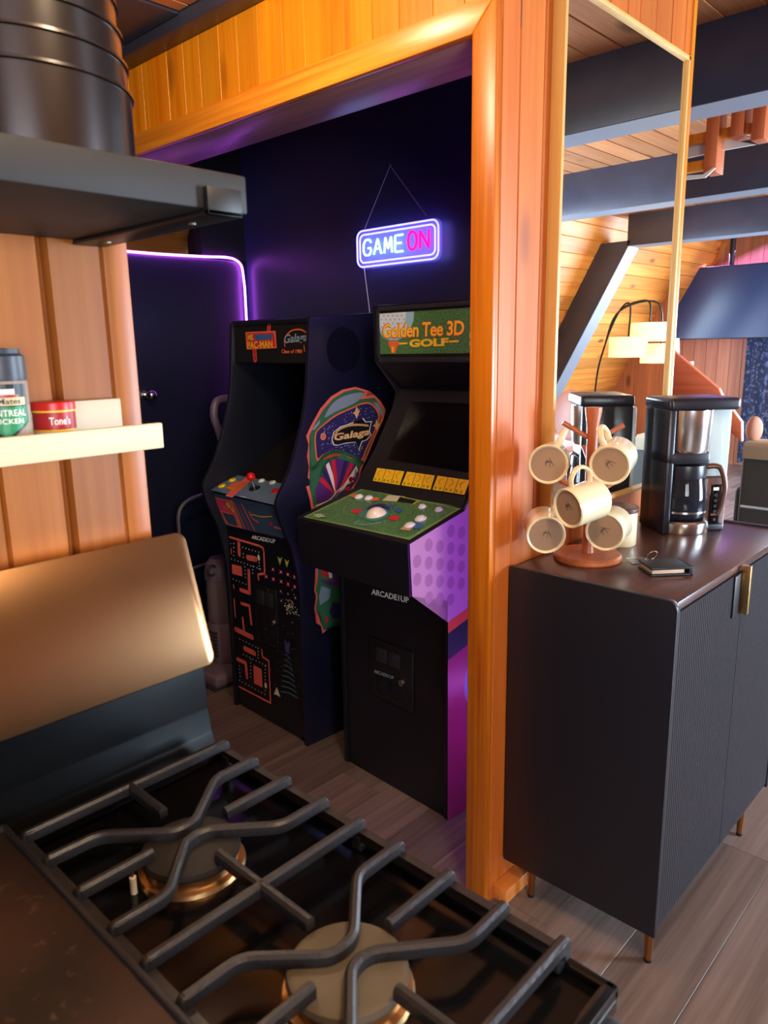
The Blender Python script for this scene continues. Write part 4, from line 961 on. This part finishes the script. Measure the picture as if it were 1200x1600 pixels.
q = [at(281, 835, Y=2.98), at(279, 806, Y=2.98), at(288, 790, Y=2.98), at(335, 771, Y=2.98)]
pts = [V((q[0].x, 2.98, 0)), q[0], q[1], q[2], V((q[3].x, 2.98, q[3].z)), V((2.26, 2.98, q[3].z+.01))]
obj('top_tube', G().tube(fillet([V((q[0].x, 2.98, 0)), V((q[1].x-.004, 2.98, .775)), V((2.25, 2.98, .84)), V((2.27, 2.98, 0))], .09, 8), .009, TB), t, world=True)
for z in (.12, .45): obj('rung', G().cyl((q[0].x, 2.98, z), (2.26, 2.98, z+.03), .007, TB, n=12), t, world=True)

# ------------------------------------------------------------------ sideboard
t = thing('sideboard', 'black sideboard with fluted doors, walnut top and slim brass legs', 'sideboard', (1.92, .78, 0))
X0, X1, Y0, Y1, ZB, ZT = 1.50, 2.335, .575, .992, .10, .925
SB = mat('sideboard_black', (22, 24, 33), .4, spec=.45); FL = mat('sideboard_fluted_black', (44, 47, 54), .36); EDG = mat('sideboard_edge', (96, 98, 104), .3)
def spanel(x):
    r = .022; pts = [V((x, Y1, ZB)), V((x, Y0-.002, ZB))]
    for j in range(7): a = PI+j/6*(-PI/2); pts.append(V((x, Y0-.002+r+r*math.cos(a), ZT-r+r*math.sin(a))))
    pts.append(V((x, Y1, ZT))); return pts
for x in (X0, X1-.016): obj('side_panel', G().prism(spanel(x), (.016, 0, 0), SB, bev=.0012), t, world=True)
WAL = wood('walnut_top', (58, 36, 33), (86, 56, 50), 'X', rough=.28, var=.05, knots=0, coat=.3)
obj('top_board', G().box((X0+.016, Y0+.004, .900), (X1-.016, Y1, .920), WAL, bev=.001), t, world=True)
obj('bottom_board', G().box((X0+.016, Y0+.006, ZB), (X1-.016, Y1, ZB+.018), SB), t, world=True)
obj('back_board', G().box((X0+.016, Y1-.012, ZB), (X1-.016, Y1-.004, .9), SB), t, world=True)
for i, (xa, xb) in enumerate(((X0+.018, 1.921), (1.925, X1-.018))):
    n = int((xb-xa)/.0115); wv = (xb-xa)/n; pts = [V((xa, Y0+.016, .114))]
    for k in range(n):
        for a, d_ in ((0, .007), (.14, .007), (.18, .002), (.36, .0), (.72, .0), (.92, .002), (.96, .007)): pts.append(V((xa+wv*(k+a), Y0+.001+d_, .114)))
    pts += [V((xb, Y0+.008, .114)), V((xb, Y0+.016, .114))]
    d = obj('door', G().prism(pts, (0, 0, .783), FL), t, world=True)
    hx = 1.900 if i == 0 else 1.936
    if i == 0:
        obj('handle', G().box((hx-.002, Y0-.022, .790), (hx+.010, Y0+.001, .915), GOLD, bev=.0012).box((hx-.050, Y0-.0035, .790), (hx, Y0+.001, .897), SB, bev=.001), d, world=True)
LEGM = mat('leg_brass', (176, 122, 78), .3, metal=1.0)
for x in (1.535, 2.175):
    for y in (.598, .925): obj('leg', G().cyl((x, y, .0), (x, y, ZB), .0085, LEGM, r1=.0125, n=20).cyl((x, y, 0), (x, y, .008), .0092, BLKP, n=20), t, world=True)

# ------------------------------------------------------------------ mug tree, mugs, canister
ZS = .920
TREE = wood('mug_tree_wood', (150, 76, 40), (196, 110, 60), 'Z', rough=.4, var=.1, knots=0)
tp = V((1.694, .886, ZS))
t = thing('mug_tree', 'reddish wooden mug tree holding five cream mugs on sideboard', 'mug rack', tuple(tp))
obj('base', G().lathe([(0, 0), (.082, 0), (.085, .004), (.085, .012), (.081, .017), (0, .018)], TREE), t)
obj('post', G().lathe([(.016, .018), (.0145, .03), (.0135, .12), (.0135, .30), (.015, .34), (.02, .375), (.0205, .385), (.0, .387)], TREE), t)
def cdir(r_, u_, f_):  # direction given as right / up / away as seen from the camera
    hf = V((FW.x, FW.y, 0)).normalized(); hr = V((RT.x, RT.y, 0)).normalized(); return (hr*r_+V((0, 0, 1))*u_+hf*f_).normalized()
pegs = [((-.75, .45, .1), .305), ((.80, .45, -.10), .300), ((.15, .45, -.85), .225), ((-.8, .4, .35), .165), ((.8, .4, .3), .160), ((0, .45, .9), .24)]
for d, z in pegs: obj('peg', G().cyl((0, 0, z), V((0, 0, z))+cdir(*d)*.085, .0055, TREE, r1=.0065, n=14), t)
MUG = mat('mug_cream_glaze', (232, 216, 176), .25, coat=.4); MUGB = mat('mug_unglazed_base', (158, 128, 100), .7); MUGI = mat('mug_stamp', (70, 58, 50), .6)
def make_mug(label, M):
    t = thing('mug', label, 'mug', group='cream mugs on the wooden tree', M=M)
    R, H = .0455, .092
    obj('body', G().lathe([(0, .006), (R-.007, .006), (R-.005, .002), (R-.0015, .0), (R+.0005, .003), (R, .012), (R, H-.003), (R-.002, H), (R-.004, H-.002), (R-.0045, .015), (R-.010, .010), (0, .009)], MUG, n=48), t)
    g = G().lathe([(0, .0045), (R-.006, .0045), (R-.006, .0055), (0, .0065)], MUGB, n=40)
    for a, b in (((-.012, -.004), (-.006, .008)), ((-.006, -.008), (0, .006)), ((-.001, -.009), (.003, .009)), ((.004, -.006), (.008, .007)), ((-.010, .002), (.006, -.004)), ((.011, -.003), (.014, .001))):
        g.cyl((b[0]*1.0, a[0]*.0+a[1], .0043), (b[1], b[0], .0043), .0006, MUGI, n=6)
    obj('base_stamp', g, t)
    arc = [V((R-.003, 0, H*.78)), V((R+.020, 0, H*.80)), V((R+.036, 0, H*.62)), V((R+.036, 0, H*.38)), V((R+.018, 0, H*.2)), V((R-.003, 0, H*.2))]
    obj('handle', G().sweep(smooth(arc, False, 5), [(.0075*math.cos(a), .0045*math.sin(a)) for a in [k*2*PI/12 for k in range(12)]], MUG), t)
    return t
def mugM(px, py, dist, ax, hd):
    """base centre on the ray at forward distance dist, axis base to mouth, handle direction"""
    r = ray(px, py); o = CAM+r*dist; z = ax.normalized(); x = (hd-z*hd.dot(z)).normalized(); y = z.cross(x)
    M = Matrix((x, y, z)).transposed().to_4x4(); M.translation = o; return M
fwd = FW.copy()
def vdir(px, py, r_, u_): # view ray direction bent by right and up amounts
    return (ray(px, py).normalized()+RT*r_-DN*u_).normalized()
m0 = make_mug('cream mug hanging upper left on the wooden tree', mugM(856, 726, 1.72, vdir(856, 726, .10, .12), cdir(.45, 1, 0)))
specs = [('cream mug hanging upper right on the wooden tree', (952, 728, 1.68), (.25, .32), (-.45, 1, 0)),
         ('cream mug lying sideways in front centre of the wooden tree', (886, 795, 1.655), None, (.0, 1, .0)),
         ('cream mug hanging lower left on the tree, base facing out', (853, 837, 1.765), (-.10, .34), (.6, 1, 0)),
         ('cream mug hanging lower right on the tree near keys', (944, 832, 1.765), (.30, .28), (-.6, 1, 0))]
for lb, (x, y, d), bend, hd in specs:
    ax = vdir(x, y, *bend) if bend else cdir(.88, .16, .5)
    dup(m0, mugM(x, y, d, ax, cdir(*hd)), lb, 'cream mugs on the wooden tree')
t = thing('canister', 'cream canister with dark wood lid behind mug tree', 'canister', (1.885, .895, ZS))
obj('body', G().lathe([(0, 0), (.045, 0), (.047, .003), (.047, .092), (0, .092)], MUG), t)
obj('lid', G().lathe([(0, .092), (.049, .092), (.05, .095), (.05, .103), (.047, .106), (0, .107)], mat('lid_dark_wood', (82, 50, 46), .4)), t)

# ------------------------------------------------------------------ coffee maker
CMO = V((2.050, .842, ZS)); ang = math.atan2(-.643, .766)
t = thing('coffee_maker', 'black and steel drip coffee maker with glass carafe on sideboard', 'coffee maker', tuple(CMO), ang)
WD, DP, HT = .203, .152, .385
DBL = mat('coffee_black_plastic', (26, 29, 38), .3); COP = mat('coffee_bronze_panel', (120, 92, 84), .3, metal=.6)
obj('housing', G().box((.0, .085, .0), (WD-.07, DP, HT-.03), DBL, bev=.008).box((0, .0, 0), (.022, .1, HT-.03), DBL, bev=.006).box((0, 0, .2), (WD-.075, .1, .235), DBL, bev=.006).box((0, .02, 0), (WD-.005, DP, .02), DBL, bev=.006), t)
obj('rear_tank', G().box((.012, DP+.0005, .03), (WD-.072, DP+.012, HT-.036), clear('tank_rear', (222, 226, 222), .8, .1), bev=.003), t, 'pale clear rear tank')
obj('lid', G().box((-.002, -.006, HT-.034), (WD+.002, DP+.002, HT), DBL, bev=.01, seg=3), t)
cx, cy, rb = .078, .050, .066
obj('brew_basket', G().lathe([(0, .232), (rb-.006, .232), (rb-.002, .24), (rb+.002, .352), (0, .352)], STEELB, (cx, cy, 0), n=48), t, 'polished steel brew basket')
obj('base_plate', G().lathe([(0, 0), (rb+.008, 0), (rb+.010, .004), (rb+.010, .032), (rb+.004, .037), (0, .037)], STEELB, (cx, cy, 0), n=48), t, 'polished steel warming base')
GL = clear('carafe_glass', (40, 46, 58), .42, .02)
ca = obj('carafe', G().lathe([(0, .040), (.056, .040), (.064, .046), (.070, .075), (.069, .11), (.063, .155), (.057, .175), (.055, .175), (.061, .154), (.067, .11), (.068, .075), (.062, .05), (0, .044)], GL, (cx, cy, 0), n=48), t, 'clear glass carafe')
obj('carafe_lid', G().lathe([(0, .160), (.062, .160), (.064, .170), (.062, .196), (0, .198)], DBL, (cx, cy, 0), n=40), ca)
obj('carafe_band', G().lathe([(.0675, .06), (.0688, .06), (.0692, .066), (.0682, .066)], STEELB, (cx, cy, 0), n=40), ca)
obj('carafe_handle', G().sweep(smooth([V((cx+.050, cy-.022, .188)), V((cx+.086, cy-.04, .188)), V((cx+.102, cy-.047, .14)), V((cx+.100, cy-.046, .09)), V((cx+.092, cy-.042, .050))], False, 5), [(.011*math.cos(a), .008*math.sin(a)) for a in [k*2*PI/12 for k in range(12)]], COP), ca, 'bronze toned carafe handle')
obj('water_tank', G().box((WD-.066, .03, .158), (WD, DP, HT-.034), clear('tank_clear', (214, 236, 236), .62, .08), bev=.006), t, 'clear water tank')
cp = obj('control_panel', G().box((WD-.066, .028, .004), (WD, DP, .156), COP, bev=.005), t, 'bronze control column')
g = G().box((WD-.052, .0265, .02), (WD-.016, .029, .135), BLKG, bev=.001)
obj('display', g, cp)
g = G().box((WD-.043, .0255, .118), (WD-.026, .0268, .127), PW)
for k in range(4): g.cyl((WD-.034, .0268, .104-k*.016), (WD-.034, .0252, .104-k*.016), .005, BLKP, n=14)
g.cyl((WD-.034, .0268, .032), (WD-.034, .024, .032), .004, STEELB, n=12).box((WD-.046, .0255, .044), (WD-.024, .0268, .050), STEELB)
obj('button', g, cp)

# ------------------------------------------------------------------ wallet and keys
LEA = mat('black_leather', (24, 24, 28), .5, bump=.15, nscale=300)
wl = V((1.712, .69, ZS)); 
t = thing('wallet', 'black leather bifold wallet at the near edge of sideboard', 'wallet', tuple(wl), math.radians(-42))
obj('cover', G().box((-.052, -.038, 0), (.052, .038, .006), LEA, bev=.0025).box((-.052, -.038, .016), (.052, .038, .022), LEA, bev=.0025).box((.040, -.038, 0), (.052, .038, .022), LEA, bev=.004), t)
obj('cards', G().box((-.048, -.034, .0065), (.03, .034, .0155), mat('card_cream', (206, 190, 166), .5), bev=.0005), t, 'cream card edges')
kk = at(1004, 880, Z=ZS)
t = thing('key_bunch', 'bunch of steel keys on a ring beside black wallet', 'keys', (kk.x+.03, kk.y-.01, ZS), math.radians(150))
KS = mat('key_steel', (190, 186, 178), .3, metal=1.0)
for i, (a, z) in enumerate(((0.1, .002), (.6, .0045), (2.8, .002), (-.4, .007))):
    c_, s_ = math.cos(a), math.sin(a); T = Matrix.Translation((0.012*c_, .012*s_, z)) @ Matrix.Rotation(a, 4, 'Z')
    obj('key', G().cyl((.012, 0, -.001), (.012, 0, .001), .011, KS, n=20, T=T).box((.02, -.0035, -.001), (.05, .0035, .001), KS, T=T).box((.036, -.006, -.001), (.040, .0, .001), KS, T=T).box((.044, -.006, -.001), (.048, .0, .001), KS, T=T), t)
obj('key_ring', G().tube([V((.014*math.cos(a), .014*math.sin(a)*.5, .015+.013*math.sin(a))) for a in [k*2*PI/18 for k in range(18)]], .0012, KS, n=6, closed=True), t)

# ------------------------------------------------------------------ living room beyond
# television hung from a pole
TVX = 9.0
a, b = at(1071, 420, X=TVX), at(1053, 531, X=TVX)
t = thing('television', 'large flat television hanging from ceiling pole before plank gable', 'television', (TVX, (a.y+b.y)/2-.7, b.z))
yl, yr_ = b.y, b.y-1.5
obj('screen', G().box((TVX-.004, yr_+.012, b.z+.012), (TVX, yl-.012, a.z-.012), mat('tv_screen', (44, 62, 104), .25, spec=.6)), t, world=True)
obj('housing', G().box((TVX, yr_, b.z), (TVX+.05, yl, a.z), BLKP, bev=.006), t, world=True)
pp = at(1144, 400, X=TVX+.08)
obj('ceiling_pole', G().cyl((TVX+.08, pp.y, 2.655), (TVX+.08, pp.y, a.z-.3), .03, BLKP), t, world=True)
# curtain
def curt():
    m, nt, b_ = nodes('curtain_print'); N = nt.nodes.new; L_ = nt.links.new
    tc = N('ShaderNodeTexCoord'); v = N('ShaderNodeTexNoise'); v.inputs['Scale'].default_value = 26; v.inputs['Detail'].default_value = 2; L_(tc.outputs['Object'], v.inputs[0])
    r = N('ShaderNodeValToRGB'); e = r.color_ramp.elements; e[0].position = .52; e[0].color = (*lin((40, 50, 78)), 1); e[1].position = .6; e[1].color = (*lin((92, 106, 140)), 1)
    L_(v.outputs[0], r.inputs[0]); L_(r.outputs[0], b_.inputs['Base Color']); b_.inputs['Roughness'].default_value = .8; return m
CX = 9.22; ce = at(1165, 560, X=CX)
pts = []; n = 60
for i in range(n+1): pts.append(V((CX+.03*math.sin(i*.95), ce.y-1.3*i/n, .05)))
back = [q+V((.006, 0, 0)) for q in pts[::-1]]
single('curtain', G().prism(pts+back, (0, 0, 1.95), curt()), 'dark blue patterned curtain hanging below the television', 'curtain', base=(CX, ce.y-.65, .05))
# sofa seen from behind
OLV = mat('sofa_olive_grey', (70, 74, 72), .7, bump=.1, nscale=120); PIP = mat('sofa_piping', (190, 196, 200), .6); BEI = mat('throw_beige', (186, 176, 150), .8)
SXx = 4.5
t = thing('sofa', 'dark grey sofa with pale piping seen from behind past sideboard', 'sofa', (SXx+.4, .65, 0))
obj('backrest', G().box((SXx, -.15, .08), (SXx+.2, 1.42, .85), OLV, bev=.03, seg=3), t, world=True)
obj('seat', G().box((SXx+.15, -.15, .1), (SXx+.85, 1.42, .45), OLV, bev=.03, seg=3), t, world=True)
for y in (-.28, 1.3): obj('armrest', G().box((SXx+.05, y, .08), (SXx+.88, y+.16, .62), OLV, bev=.03, seg=3), t, world=True)
obj('piping', G().tube([V((SXx-.002, -.12, .52)), V((SXx-.002, 1.40, .52))], .008, PIP, n=8), t, world=True)
for x in (SXx+.06, SXx+.8):
    for y in (-.1, 1.36): obj('leg', G().cyl((x, y, 0), (x, y, .1), .02, BLKP, n=12), t, world=True)
single('throw_blanket', G().prism([V((x, -.1, z)) for x, z in ((SXx-.004, .80), (SXx-.004, .855), (SXx+.204, .855), (SXx+.204, .78), (SXx+.222, .78), (SXx+.222, .875), (SXx+.20, .893), (SXx+.0, .893), (SXx-.02, .875), (SXx-.02, .80))], (0, 1.51, 0), BEI, bev=.004), 'beige throw folded over the sofa back', 'blanket', base=(SXx+.1, .65, .85))
c = at(1177, 676, X=SXx+.1)
single('cushion', G().ball((SXx+.11, c.y, .955), .075, mat('cushion_peach', (214, 156, 128), .7), sc=(.6, .62, 1)), 'small peach cushion resting on top of sofa back', 'cushion', base=(SXx+.11, c.y, .89))
# stair side board
STX = 5.05
q = [at(1050, 546, X=STX), at(1056, 552, X=STX), at(1122, 607, X=STX), at(1127, 618, X=STX), at(1158, 660, X=STX), at(1158, 690, X=STX), at(1110, 650, X=STX), at(1040, 612, X=STX)]
RDW = wood('stair_red_wood', (188, 84, 46), (214, 112, 70), 'Y', rough=.4, var=.1, knots=.4)
t = thing('stair_railing', 'sloping red wood stair board with upright post behind coffee maker', 'railing', (STX, q[2].y, 0))
obj('side_board', G().prism(q, (.05, 0, 0), RDW, bev=.003), t, world=True)
yq = at(1063, 600, X=STX).y; obj('post', G().box((STX+.052, yq-.035, 0), (STX+.12, yq+.035, q[7].z+.2), wood('stair_post_wood', (206, 130, 70), (224, 160, 96), 'Z', knots=0), bev=.004), t, world=True)
# hanging loft frame
HX = 4.2
t = thing('hanging_rack', 'red wood hanging frame with pale fabric panels below plank ceiling', 'rack', (HX, 1.55, 2.66))
def hp(px0, py0, px1, py1): a_, b_ = at(px0, py0, X=HX), at(px1, py1, X=HX); return a_, b_
RW2 = wood('rack_red_wood', (176, 84, 44), (206, 116, 66), 'Z', knots=.2)
for x, yb in ((1108, 270), (1150, 213), (1183, 218)):
    b_ = at(x, yb, X=HX); obj('post', G().box((HX, b_.y-.032, b_.z), (HX+.11, b_.y+.032, 2.655), RW2, bev=.003), t, world=True)
a_, b_ = at(1040, 200, X=HX), at(1185, 185, X=HX); obj('rail', G().box((HX+.04, b_.y, 2.47), (HX+.08, a_.y, 2.52), TRIM_V, bev=.002), t, world=True)
a_, b_ = at(1040, 250, X=HX), at(1108, 266, X=HX); obj('rail', G().box((HX+.04, b_.y, 2.335), (HX+.08, a_.y, 2.385), TRIM_V, bev=.002), t, world=True)
PFAB = mat('pale_fabric', (226, 232, 226), .8)
q = [at(1050, 222, X=HX), at(1104, 206, X=HX), at(1124, 212, X=HX), at(1172, 221, X=HX), at(1122, 230, X=HX), at(1050, 246, X=HX)]
obj('fabric_panel', G().prism([p_+V((.085, 0, 0)) for p_ in q], (.01, 0, 0), PFAB), t, world=True)
q = [at(1050, 276, X=HX), at(1100, 273, X=HX), at(1116, 262, X=HX), at(1119, 263, X=HX), at(1103, 278, X=HX), at(1050, 284, X=HX)]
obj('fabric_panel', G().prism([p_+V((-.012, 0, 0)) for p_ in q], (.01, 0, 0), PFAB), t, world=True)
# things seen in the mirror: real positions are the mirror images about the glass
YG = .975
def mir(px, py, X): q = at(px, py, X=X); return V((q.x, 2*YG-q.y, q.z))
SHD = mat('lamp_shade_linen', (255, 246, 200), .7, emit=(255, 226, 150), es=.55)
LX = 6.9
t = thing('arc_floor_lamp', 'arc floor lamp with three lit cream drum shades reflected in mirror', 'floor lamp', tuple(V((LX, mir(930, 612, LX).y, 0))))
pb_ = mir(930, 612, LX)
obj('base', G().cyl((LX, pb_.y, 0), (LX, pb_.y, .03), .16, BLKP, n=32, bev=.005), t, world=True)
sh = [((955, 527), (1008, 558), 0), ((988, 505), (1041, 533), .12), ((1004, 537), (1041, 567), .25)]
for i, (p0, p1, dxx) in enumerate(sh):
    a_, b_ = mir(*p0, LX+dxx), mir(*p1, LX+dxx)
    if i == 2: b_.y = a_.y+.37
    cy_ = (a_.y+b_.y)/2; r_ = abs(a_.y-b_.y)/2
    arm = smooth([V((LX, pb_.y, .03)), V((LX, pb_.y, 1.0)), mir(945, 540, LX), mir(968, 486, LX), V((LX+dxx*.5, cy_-(.0), 1.80+.03*i-.05*(i == 2))), V((LX+dxx, cy_, a_.z))], False, 6)
    obj('arm', G().tube(arm, .009, BLKP, n=8), t, world=True)
    obj('lamp_shade', G().lathe([(r_, 0), (r_, a_.z-b_.z), (r_-.004, a_.z-b_.z), (r_-.004, 0)], SHD, (LX+dxx, cy_, b_.z), n=40), t, world=True)
# small lamp past the far edge of the mirror
q = at(1050, 541, X=7.0)
t = thing('floor_lamp', 'slim floor lamp with cream shade half hidden by mirror frame', 'floor lamp', (7.0, q.y, 0))
obj('pole', G().cyl((7.0, q.y, .02), (7.0, q.y, q.z+.02), .012, BLKP, n=12), t, world=True)
obj('base', G().cyl((7.0, q.y, 0), (7.0, q.y, .02), .12, BLKP, n=28), t, world=True)
obj('lamp_shade', G().lathe([(.07, 0), (.06, .135), (.057, .135), (.067, 0)], SHD, (7.0, q.y, q.z-.065), n=32), t, world=True)
# chair with a rounded pinkish back, mirrored above the coffee maker
q = mir(902, 606, 6.4)
t = thing('tub_chair', 'pinkish tub chair whose rounded back shows in mirror above coffee maker', 'armchair', (6.4, q.y, 0))
PKF = mat('chair_pink_fabric', (196, 150, 140), .5)
obj('backrest', G().ball((6.3, q.y, .80), .24, PKF, sc=(.35, .78, 1)), t, world=True)
obj('seat', G().box((6.2, q.y-.22, .30), (6.75, q.y+.22, .46), PKF, bev=.05, seg=3), t, world=True)
for s in (-1, 1): obj('armrest', G().box((6.25, q.y+s*.22-.05, .32), (6.7, q.y+s*.22+.05, .62), PKF, bev=.04, seg=3), t, world=True)
for x in (6.26, 6.68):
    for s in (-1, 1): obj('leg', G().cyl((x, q.y+s*.18, 0), (x, q.y+s*.18, .32), .015, BLKP, n=10), t, world=True)

# ------------------------------------------------------------------ lamps of the rooms, the living room one added
def ceil_lamp(x, y, z, watts, col, label, r=.16, es=6.0):
    t = thing('ceiling_light', label, 'ceiling light', (x, y, z))
    obj('base', G().cyl((0, 0, -.015), (0, 0, 0), r+.01, WHITE, n=40), t)
    gm = mat('lamp_glow_%d' % int(watts), (255, 240, 215), .4, emit=tuple(int(255*c) for c in col), es=es)
    obj('diffuser', G().lathe([(0, -.05), (r*.6, -.046), (r*.95, -.03), (r, -.015)], gm, n=40), t)
    l = bpy.data.lights.new('lamp_bulb', 'POINT'); l.shadow_soft_size = .07; l.energy = watts; l.color = col
    o = bpy.data.objects.new('lamp_bulb', l); COL.objects.link(o); o.parent = t; o.location = (0, 0, -.13)
ceil_lamp(.50, -.10, 2.405, 24, (1.0, .80, .54), 'round white ceiling light on the kitchen plank ceiling')
ceil_lamp(.80, 1.42, 2.405, 13, (1.0, .80, .56), 'round white ceiling light above the passage to the arcade room', r=.11)
ceil_lamp(6.2, -.6, 2.66, 45, (1.0, .80, .55), 'added round white ceiling light warming the living room slope planks')  # unseen lamp added for the warm light on the slope planks
l = bpy.data.lights.new('led_glow', 'AREA'); l.shape = 'RECTANGLE'; l.size = 2.6; l.size_y = .05; l.energy = 34; l.color = (.55, .3, 1.0)
o = bpy.data.objects.new('led_glow', l); COL.objects.link(o); o.location = (9.1, 2.6, 2.62); o.rotation_euler = (V((-.4, 0, -1))).to_track_quat('-Z', 'Y').to_euler(); o.rotation_euler = Euler((0, math.radians(20), PI/2))
